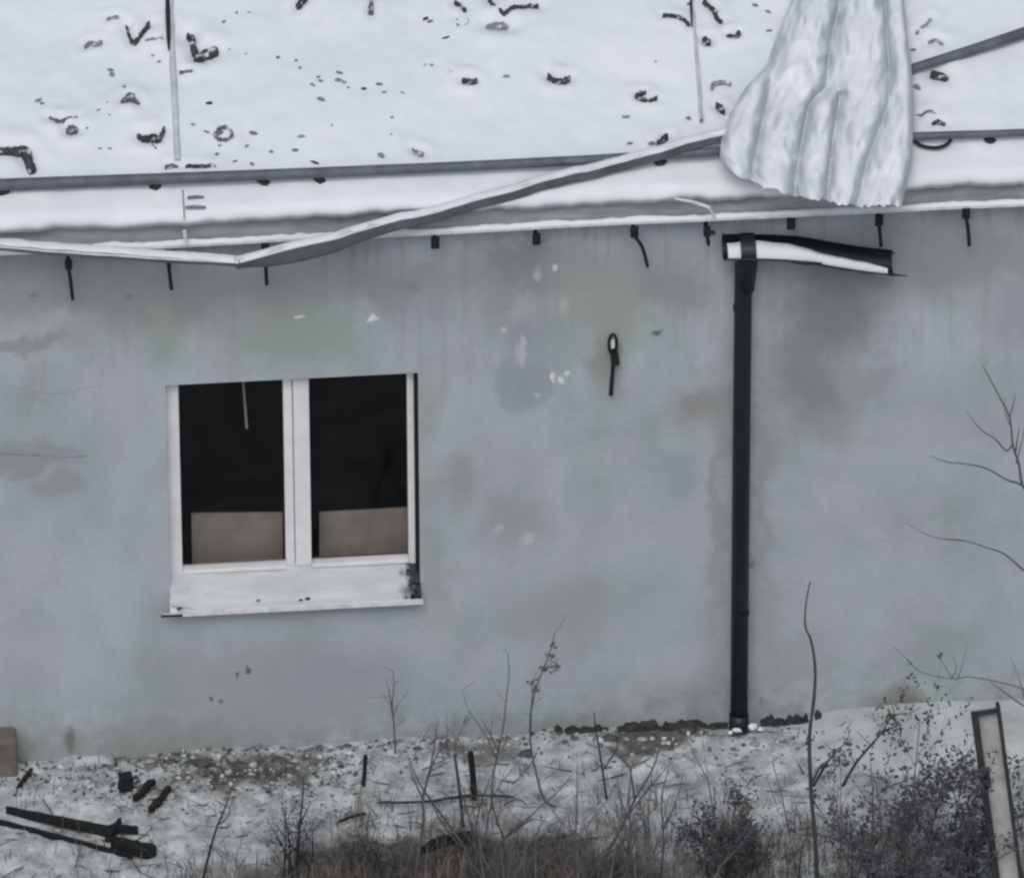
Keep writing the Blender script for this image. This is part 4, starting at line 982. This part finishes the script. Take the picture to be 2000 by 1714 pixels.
plinth(1040, 1450, 1425, 1428, 1.0); plinth(1488, 1424, 1660, 1405, 5.0)
# brown concrete block at left edge, black box and beam etc.
P = PY(8, 1478, -.06); b = MB(); b.box(P.x - .6, P.x + .085, -.2, -.004, -.05, PY(8, 1432, -.1).z); tag(bevel(b.build('concrete_block', BROWNCONC), .02), 'brown concrete block against the wall at the left edge', 'block')
p = PZ(246, 1548); b = MB(); hh = .10
rot = Matrix.Rotation(.15, 3, 'Z'); ax, ay = rot @ Vector((.042, 0, 0)), rot @ Vector((0, .04, 0))
b.obox(p + Vector((0, 0, hh / 2 + .03)), ax, ay, Vector((.008, 0, hh / 2))); b.obox(p + Vector((0, 0, hh + .034)), ax * 1.1, ay * 1.1, Vector((0, 0, .006)))
tag(bevel(b.build('black_box', IRON), .004), 'small black box with lid lying in the rubble at left', 'box')
def log(nm, pts, r, mt, lb, cat, flat=1.0, group=None):
    b = MB(); P = []
    for (u, v, h) in pts: q = PZ(u, v); q.z = gz_(q.x, q.y) + h; P.append(q)
    P = smooth_line(P, 5) if len(P) > 2 else P
    rg = random.Random(nm + lb); k = len(P); b.tube([p + Vector((rg.gauss(0, r * .15), 0, rg.gauss(0, r * .15))) for p in P], [r * rg.uniform(.6, 1.15) * (.35 if i in (0, k - 1) else 1) for i in range(k)], 4); return tag(b.build(nm, mt, origin=P[0]), lb, cat, group)
log('charred_stick', [(262, 1568, .03), (285, 1552, .05), (300, 1538, .06)], .03, WOODD, 'short charred stick leaning right beside the small black box', 'stick')
log('charred_stick', [(288, 1588, .02), (310, 1570, .04), (335, 1545, .05)], .032, WOODD, 'short charred stick nearest the end of the black beam', 'stick')
log('charred_stick', [(34, 1538, .02), (48, 1524, .04), (66, 1508, .05)], .02, WOODD, 'short dark stick leaning near the brown block at left', 'stick')
bm_ = empty('fallen_beam', PZ(150, 1620), 'long black split timber beam lying in the snow at bottom left', 'beam')
def plank(p, q, w0, w1, h, nm, root, seed, mt=WOODD):
    rg = random.Random(seed); A, B = PZ(*p[:2]), PZ(*q[:2]); A.z = gz_(A.x, A.y) + p[2]; B.z = gz_(B.x, B.y) + q[2]
    d = (B - A); sd_ = Vector((-d.y, d.x, 0)).normalized(); b = MB(); n_ = 14; vs = []
    for i in range(n_ + 1):
        t = i / n_; c = A.lerp(B, t); wd = (w0 + (w1 - w0) * t) * (1 + .18 * fbm(t * 7, seed, 1)) * (.55 if i in (0, n_) else 1)
        vs += [c + sd_ * wd * rg.uniform(.9, 1.1) - Vector((0, 0, .03)), c + sd_ * wd + Vector((0, 0, h * rg.uniform(.8, 1))), c - sd_ * wd * rg.uniform(.9, 1.1) + Vector((0, 0, h * rg.uniform(.8, 1))), c - sd_ * wd - Vector((0, 0, .03))]
    b.add(vs, [(i * 4 + j, (i + 1) * 4 + j, (i + 1) * 4 + (j + 1) % 4, i * 4 + (j + 1) % 4) for i in range(n_) for j in range(4)] + [(0, 1, 2, 3), tuple(n_ * 4 + j for j in (3, 2, 1, 0))])
    return b.build(nm, mt, root)
plank((12, 1582, .03), (226, 1628, .03), .010, .030, .03, 'beam_length', bm_, 1)
plank((-80, 1584, .015), (258, 1666, .02), .009, .015, .025, 'beam_length', bm_, 2)
plank((218, 1645, .02), (303, 1662, .02), .035, .045, .045, 'beam_end', bm_, 3)
plank((214, 1622, .05), (270, 1624, .04), .016, .01, .03, 'beam_splinter', bm_, 4)
plank((208, 1640, .03), (236, 1610, .05), .018, .012, .03, 'beam_splinter', bm_, 5)
def stake(nm, base, top, r0, r1, mt, lb, cat):
    q = PZ(*base); q.z = gz_(q.x, q.y) - .02; T = PY(top[0], top[1], q.y); b = MB()
    b.tube([q, q.lerp(T, .5) + Vector((.004, 0, 0)), T], [r0, (r0 + r1) / 2, r1], 6); return tag(b.build(nm, mt, origin=q), lb, cat)
stake('stake', (926, 1556), (919, 1468), .024, .020, IRON, 'short black stake standing in snow below the wall, centre', 'stake')
stake('stake', (708, 1532), (714, 1474), .016, .014, IRON, 'thin black stub standing right below the window', 'stake')
stake('stake', (905, 1610), (888, 1472), .012, .009, TWIGD, 'thin leaning stick just left of the short black stake', 'stick')
log('fallen_rod', [(735, 1572, .03), (830, 1568, .05), (920, 1562, .05), (1008, 1557, .03)], .012, TWIGD, 'thin dark rod lying level across the snow under the stake', 'rod')
log('fallen_rod', [(660, 1608, .03), (690, 1600, .04), (716, 1592, .04)], .014, WOODD, 'short dark rod in snow below the thin black stub', 'rod')
log('fallen_plank', [(820, 1666, .03), (870, 1652, .05), (930, 1644, .05)], .035, WOODD, 'dark plank lying in the brown grass at bottom centre', 'plank')

# leaning channel post at right
cp = empty('channel_post', PZ(1985, 1800), 'pale steel channel post with dark flanges leaning at bottom right', 'post')
q = PZ(1982, 1790); q.z -= .1; T = PY(1924, 1384, q.y + .25)
d = (T - q); sd_ = Vector((1, 0, 0)); sd_ = (sd_ - d.normalized() * sd_.dot(d.normalized())).normalized(); nv = sd_.cross(d.normalized()); nv = nv if nv.y < 0 else -nv
b = MB(); hw = .072
b.sweep([q, q.lerp(T, .5), T], [(-hw, 0), (hw, 0), (hw, -.012), (-hw, -.012)], sd_, nv, closed=True, cap=True); b.build('web', STEEL, cp)
for s_ in (-1, 1):
    b = MB(); ext = T + d.normalized() * (.03 if s_ > 0 else -.005)
    b.sweep([q, q.lerp(ext, .5), ext], [(s_ * (hw if s_ > 0 else hw - .02), -.014), (s_ * (hw + .022), -.014), (s_ * (hw + .022), .05), (s_ * (hw if s_ > 0 else hw - .02), .05)], sd_, nv, closed=True, cap=True); b.build('flange', TWIGD, cp)
b = MB(); pp = T - d.normalized() * .015; b.obox(pp + nv * .02, sd_ * hw, nv * .02, d.normalized() * .01); b.build('end_plate', TWIGD, cp)
b = MB(); pp = q.lerp(T, .70); b.obox(pp + nv * .03 - sd_ * .05, sd_ * .02, nv * .02, d.normalized() * .06); b.build('lug', TWIGD, cp)
b = MB(); pp = q.lerp(T, .17); b.obox(pp + nv * .015, sd_ * hw * .95, nv * .012, d.normalized() * .012); b.build('cross_tie', GREYSCRAP, cp)

# ------------------------------------------------------------------ plants
def plant_root(nm, base, lb, cat, grp=None):
    q = PZ(*base); q.z = gz_(q.x, q.y) - .01; return empty(nm, q, lb, cat, grp)
def stems_px(root, lines, r0, mt, name='stem', rg=None, taper=.25):
    """each stem a pixel polyline read at the plant's own depth, swaying a little in y"""
    rg = rg or random.Random(1)
    for ln in lines:
        sway = rg.uniform(-.12, .12); P = []
        for i, (u, v) in enumerate(ln): P.append(PY(u, v, root.location.y + sway * i / max(1, len(ln) - 1)))
        P = smooth_line(P, 4) if len(P) > 2 else P; k = len(P)
        b = MB(); b.tube(P, [r0 * (1 - (1 - taper) * i / (k - 1)) for i in range(k)], 5); b.build(name, mt, root, smooth=True)
def grow(b, p, d, L, r, depth, rg, droop=0.0, spread=.6, seg=4, kids=3, tips=None):
    pts = [p]; rr = [r]
    for i in range(seg):
        d = (d + Vector((rg.gauss(0, .12), rg.gauss(0, .12), rg.gauss(0, .08) - droop))).normalized(); p = p + d * (L / seg); pts.append(p); rr.append(r * (1 - .7 * (i + 1) / seg))
    b.tube(pts, rr, 4 if depth < 2 else 5, cap=False)
    if tips is not None: tips += pts[1:]
    if depth > 0:
        for k in range(kids):
            i = rg.randint(1, seg - 1); a = rg.uniform(0, 6.28)
            nd = (d + Vector((math.cos(a), math.sin(a), rg.uniform(-.1, .5))) * spread).normalized()
            grow(b, pts[i], nd, L * rg.uniform(.35, .6), rr[i] * .65, depth - 1, rg, droop, spread, seg, kids, tips)
def leaves(b, tips, nper, size, rg, scat):
    for p in tips:
        for _ in range(nper):
            c = p + Vector((rg.gauss(0, scat), rg.gauss(0, scat), rg.gauss(0, scat * .8))); s_ = size * rg.uniform(.5, 1.3)
            a = Vector((rg.gauss(0, 1), rg.gauss(0, 1), rg.gauss(0, 1))).normalized(); e = a.orthogonal().normalized()
            b.add([c - a * s_, c + e * s_ * .5 + a.cross(e) * s_ * .15, c + a * s_, c - e * s_ * .5 + a.cross(e) * s_ * .15], [(0, 1, 2), (0, 2, 3)])

# tall thin sapling right of the downpipe
r_ = plant_root('sapling', (1598, 1752), 'tall thin bare sapling standing right of the downpipe', 'sapling')
stems_px(r_, [[(1598, 1752), (1592, 1640), (1584, 1540), (1581, 1440), (1590, 1360), (1592, 1300), (1584, 1250), (1573, 1222), (1574, 1180), (1582, 1135)]], .0165, mat('sapling_bark', (.07, .075, .08), .85, .3, 10), 'trunk')
stems_px(r_, [[(1584, 1560), (1594, 1570), (1604, 1586)], [(1585, 1530), (1600, 1500), (1618, 1484)]], .008, TWIGD, 'twig')
# tree whose branches reach in from the right
tb = PZ(2130, 1640); tb.z = 0
tr = empty('bare_tree', tb, 'bare tree whose thin branches reach in at the right edge', 'tree')
b = MB(); ty = tb.y
tk = [Vector((tb.x, ty, -.05)), PY(2120, 1400, ty), PY(2100, 1200, ty), PY(2080, 1040, ty + .05), PY(2050, 900, ty + .1), PY(2060, 700, ty + .1)]
b.tube(smooth_line(tk, 4), [.05 - .0018 * i for i in range(21)], 7); b.build('trunk', TWIGD, tr, smooth=True)
BRL = [[(2082, 1040), (2030, 985), (1998, 948), (1990, 905), (1978, 868), (1972, 815), (1950, 770), (1920, 715)], [(1998, 948), (1985, 942), (1965, 936), (1925, 914), (1880, 905), (1850, 902), (1815, 890)], [(1978, 868), (1965, 880), (1945, 858), (1915, 838), (1888, 805)], [(1972, 815), (1980, 785), (1984, 765)], [(1984, 880), (1988, 850), (1992, 835)],
       [(2110, 1220), (2040, 1150), (1998, 1112), (1962, 1082), (1930, 1070), (1885, 1056), (1845, 1052)], [(1885, 1056), (1830, 1050), (1795, 1036), (1770, 1020)], [(2115, 1420), (2060, 1395), (2005, 1380), (1960, 1350), (1935, 1332)], [(2005, 1380), (1992, 1330), (1975, 1285)], [(2115, 1400), (2000, 1345), (1900, 1322), (1860, 1325), (1800, 1312), (1770, 1285), (1745, 1262)], [(1860, 1325), (1845, 1300), (1838, 1285)], [(1870, 1326), (1880, 1296), (1890, 1250)], [(1858, 1325), (1868, 1305), (1860, 1280)], [(1985, 905), (1996, 860), (2010, 800)], [(1972, 830), (1962, 800), (1963, 775)]]
rr_ = [.012, .008, .007, .006, .006, .009, .005, .009, .005, .006, .004, .004, .004, .006, .004]
rg = random.Random(8)
for ln, r0 in zip(BRL, rr_): stems_px(tr, [ln], r0, TWIG if r0 > .0065 else TWIGL, 'branch', rg, .3)

# central bare shrubs (traced stems)
SH = [
    ('weed', (1085, 1700), 'tall dry weed with seed heads against the wall right of centre', [[(1085, 1575), (1062, 1560), (1045, 1500), (1036, 1450), (1036, 1400), (1045, 1350), (1060, 1310), (1075, 1270), (1083, 1238)], [(1036, 1430), (1038, 1380), (1040, 1332)], [(1062, 1310), (1078, 1300), (1090, 1302)], [(1048, 1470), (1030, 1500), (1000, 1530)]], .009, TWIG),
    ('shrub', (985, 1640), 'upright bare shrub with a tall thin shoot left of the seed-headed weed', [[(985, 1640), (960, 1560), (970, 1480), (983, 1420), (988, 1370), (994, 1320), (992, 1275)], [(970, 1480), (945, 1430), (915, 1385), (902, 1348)], [(975, 1470), (950, 1420), (940, 1405)], [(960, 1560), (985, 1520), (1020, 1478)]], .007, TWIG),
    ('shrub', (915, 1660), 'spreading bare shrub with crossing stems in the middle foreground', [[(912, 1660), (885, 1622), (855, 1580), (820, 1530), (800, 1485)], [(925, 1665), (932, 1600), (945, 1550), (965, 1500)], [(945, 1660), (955, 1590), (968, 1520)], [(930, 1660), (915, 1590), (895, 1530), (890, 1480)], [(950, 1665), (1000, 1625), (1050, 1580), (1090, 1545), (1120, 1510)], [(965, 1660), (1010, 1610), (1040, 1600)], [(900, 1655), (860, 1600), (840, 1560)], [(1000, 1625), (1040, 1600), (1070, 1605)]], .012, TWIG),
    ('sapling', (812, 1714), 'thin bare sapling standing between the window and the spreading shrub', [[(812, 1720), (818, 1660), (828, 1600), (826, 1560), (838, 1510), (846, 1470), (852, 1430)], [(826, 1560), (808, 1520), (798, 1490)], [(838, 1510), (850, 1480), (868, 1450)]], .013, TWIG),
    ('shoot', (770, 1470), 'thin upright shoot against the wall right of the window', [[(772, 1470), (770, 1420), (766, 1380), (769, 1340), (768, 1310)], [(766, 1390), (762, 1360), (754, 1325)], [(767, 1400), (775, 1380), (780, 1372)]], .007, TWIG),
    ('sapling', (395, 1714), 'thin crooked sapling at the bottom left right of the black beam', [[(395, 1720), (410, 1660), (425, 1610), (440, 1575), (452, 1540)], [(425, 1610), (440, 1600), (450, 1580)]], .010, TWIGD),
    ('shoot', (580, 1700), 'straight dark shoot standing at the bottom beside the twiggy dark bush', [[(580, 1700), (584, 1620), (590, 1570), (593, 1520)], [(585, 1610), (600, 1580), (606, 1570)]], .010, TWIGD),
    ('shoot', (1180, 1560), 'thin dark shoot at the wall foot beside the broken plinth', [[(1185, 1560), (1175, 1490), (1165, 1430), (1160, 1390)], [(1180, 1500), (1200, 1470), (1215, 1440)]], .009, TWIGD),
    ('sapling', (1150, 1714), 'slanting bare sapling leaning right in front of the broken plinth', [[(1150, 1720), (1200, 1640), (1240, 1560), (1275, 1500), (1290, 1450)], [(1220, 1600), (1262, 1545), (1300, 1500)], [(1240, 1560), (1230, 1500), (1215, 1470)]], .012, TWIG),
    ('shoot', (1230, 1714), 'upright grey shoot in the twig tangle left of downpipe foot', [[(1225, 1720), (1232, 1640), (1228, 1560), (1236, 1480)], [(1230, 1600), (1212, 1560), (1206, 1520)]], .009, TWIG),
    ('shoot', (1290, 1714), 'upright grey shoot in the twig tangle nearest the downpipe foot', [[(1290, 1720), (1296, 1640), (1292, 1560), (1306, 1500)], [(1295, 1620), (1318, 1570), (1330, 1530)]], .009, TWIG),
    ('sapling', (1660, 1600), 'knobbly dark leafless sapling leaning right before the apron snow', [[(1645, 1535), (1670, 1492), (1700, 1455), (1722, 1430), (1738, 1402)], [(1722, 1430), (1744, 1420), (1752, 1412)], [(1738, 1402), (1748, 1395), (1775, 1392)]], .011, TWIGD),
    ('sapling', (1600, 1560), 'short knobbly dark twig right beside the tall thin sapling', [[(1588, 1535), (1608, 1500), (1630, 1470), (1655, 1448)], [(1608, 1500), (1630, 1488)]], .010, TWIGD),
    ('shoot', (1540, 1700), 'thin grey shoot just left of the tall thin sapling', [[(1555, 1700), (1540, 1620), (1528, 1560), (1512, 1500), (1508, 1485)], [(1540, 1630), (1552, 1600)]], .007, TWIGL),
    ('shoot', (1985, 1640), 'thin grass stalk at the right edge beside the channel post', [[(1998, 1640), (1985, 1590), (1972, 1545), (1965, 1500)], [(1992, 1620), (1978, 1580)]], .006, TWIGL),
]
for i, (nm, base, lb, lines, r0, mt) in enumerate(SH):
    q = PZ(*lines[0][0]); q.z = gz_(q.x, q.y) - .02
    rt = empty(nm, q, lb, 'shrub' if nm == 'shrub' else nm, 'bare stems in front of the wall')
    rg = random.Random(50 + i)
    stems_px(rt, lines[:1], r0, mt, 'stem', rg, .35); stems_px(rt, lines[1:], r0 * .7, mt, 'twig', rg, .3)
    b = MB(); tips = []
    for ln in lines:
        for (u, v) in ln[1:]:
            if rg.random() < .65:
                p = PY(u, v, q.y); a = rg.uniform(0, 6.28)
                grow(b, p, Vector((math.cos(a) * .7, math.sin(a) * .4, rg.uniform(.2, .9))).normalized(), rg.uniform(.06, .17), r0 * .35, 1, rg, 0, .7, 3, 2)
    if b.v: tag(b.build('fine_twigs', TWIGL if mt is not TWIGD else TWIG, rt), kind='stuff')
    if nm == 'weed':
        b = MB()
        for (u, v) in ((1062, 1305), (1075, 1280), (1090, 1302), (1040, 1330), (1046, 1345), (1083, 1262)):
            leaves(b, [PY(u, v, q.y)], 16, .016, rg, .016)
        tag(b.build('seed_heads', mat('seed_head', (.13, .125, .11), .9), rt), kind='stuff')
    if 'knobbly' in lb:
        b = MB(); leaves(b, [PY(u, v, q.y) for ln in lines for (u, v) in ln[1:]] * 2, 5, .017, rg, .022); tag(b.build('buds', TWIGD, rt), kind='stuff')

# bushes grown freely
def bush(u, v, nst, L, r, depth, lb, leafn, lmat, tm, seed, spreadbase=.5, kids=3, droop=0, lsize=.02, scat=.03, tight=.14, gname='bush'):
    rg = random.Random(seed); q = PZ(u, v); q.z = gz_(q.x, q.y) - .02; rt = empty(gname, q, lb, 'bush', 'bushes in front of the wall')
    b = MB(); tips = []
    for k in range(nst):
        a = rg.uniform(0, 6.28); s_ = rg.uniform(.1, spreadbase)
        st_ = q + Vector((rg.gauss(0, tight), rg.gauss(0, tight * .7), 0))
        grow(b, st_, Vector((math.cos(a) * s_, math.sin(a) * s_, 1)).normalized(), L * rg.uniform(.6, 1.1), r, depth, rg, droop, .75, 4, kids, tips)
    tag(b.build('stems', tm, rt), kind='stuff')
    if leafn:
        b = MB(); leaves(b, tips, leafn, lsize, rg, scat); tag(b.build('withered_leaves', lmat, rt), kind='stuff')
    return rt
bush(1760, 1790, 15, 1.2, .009, 2, 'dense dark withered bush in front of the apron at bottom right', 4, LEAFD, TWIG, 71, .42, 3, 0, .019, .022, .22)
bush(1855, 1770, 12, 1.0, .008, 2, 'dark withered bush pressed against the leaning channel post', 4, LEAFD, TWIG, 72, .35, 3, 0, .018, .022, .12)
bush(1672, 1790, 8, .72, .009, 2, 'thin dark bush at the bottom between tall sapling and dense bush', 1, LEAFD, TWIGD, 79, .4, 3, 0, .012, .03, .13)
bush(1420, 1715, 10, .62, .008, 2, 'small dark bush in front of the downpipe foot', 4, LEAFD, TWIGD, 73, .5, 3, 0, .016, .022, .10)
bush(1490, 1760, 8, .55, .007, 2, 'sparse twiggy bush between downpipe foot and tall sapling', 1, LEAFD, TWIGD, 74, .7, 3, 0, .011, .03, .14)
bush(570, 1700, 9, .55, .008, 2, 'twiggy dark bush at the bottom below the window right pane', 1, LEAFD, TWIGD, 75, .6, 3, 0, .010, .02, .08)
bush(730, 1705, 8, .42, .007, 2, 'small dark twiggy bush at the bottom right of the window', 1, LEAFD, TWIGD, 76, .8, 3, 0, .010, .02, .1)
bush(1240, 1770, 17, 1.02, .009, 2, 'wide grey twig tangle left of the downpipe foot', 0, LEAFD, TWIG, 77, .42, 3, 0, .02, .02, .26)
bush(1040, 1750, 12, .72, .008, 2, 'low grey twig tangle at the bottom right of centre', 0, LEAFD, TWIG, 78, .7, 3, 0, .02, .02, .2)
bush(480, 1790, 9, .5, .007, 2, 'low brown twig tangle at the bottom left of centre', 0, LEAFD, TWIG, 80, .8, 3, 0, .02, .02, .2)
bush(1740, 1424, 8, .16, .006, 1, 'small olive weed at the wall foot on the apron', 1, LEAFG, TWIG, 81, .9, 2, 0, .010, .008, .05)
bush(900, 1475, 9, .30, .005, 2, 'faint low weed against the wall foot left of the seed-headed weed', 0, LEAFG, TWIGL, 82, .8, 3, 0, .014, .02, .12)

# dry grass: uncountable
gr_ = MB(); rg = random.Random(91)
def blade(p, h, lean, wd, mi):
    a = rg.uniform(0, 6.28); d = Vector((math.cos(a), math.sin(a), 0)); s_ = Vector((-math.sin(a), math.cos(a), 0)) * wd
    t1 = p + Vector((0, 0, h * .55)) + d * lean * .35; t2 = p + Vector((0, 0, h * rg.uniform(.75, 1))) + d * lean
    gr_.add([p - s_, p + s_, t1 + s_ * .7, t1 - s_ * .7, t2], [(0, 1, 2, 3), (3, 2, 4)], mi)
for k in range(9000):
    c = rg.random()
    if c < .5: u, v, h = rg.gauss(900, 330), rg.gauss(1755, 45), rg.uniform(.06, .22)
    elif c < .75: u, v, h = rg.uniform(650, 1650), rg.uniform(1560, 1830), rg.uniform(.10, .34)
    elif c < .9: u, v, h = rg.uniform(-100, 2100), rg.uniform(1480, 1850), rg.uniform(.04, .2)
    else: u, v, h = rg.uniform(1450, 2000), rg.uniform(1600, 1850), rg.uniform(.1, .3)
    if fbm(u / 90, v / 60, 6) < -.15 and c > .5: continue
    p = PZ(u, v); 
    if p.y > -.1: continue
    p.z = gz_(p.x, p.y) - .005
    blade(p, h, h * rg.uniform(.1, .9), rg.uniform(.0015, .004), 0)
tag(gr_.build('dry_grass', GRASS), 'dry brown winter grass along the bottom of the picture', 'grass', kind='stuff')
# scattered twig litter on the ground
tw = MB(); rg = random.Random(93)
for k in range(700):
    u, v = rg.uniform(-60, 2060), rg.uniform(1490, 1850); p = PZ(u, v)
    if p.y > -.12: continue
    p.z = gz_(p.x, p.y) + .01; a = rg.uniform(0, 6.28); L = rg.uniform(.04, .22)
    q = p + Vector((math.cos(a), math.sin(a) * .8, rg.uniform(0, .5))) * L
    tw.tube([p, p.lerp(q, .5) + Vector((rg.gauss(0, .012), 0, rg.gauss(0, .012))), q], [rg.uniform(.002, .005)] * 2 + [.001], 3, cap=False)
tag(tw.build('twig_litter', TWIGD), 'scattered dark twig litter over the thin snow', 'twigs', kind='stuff')
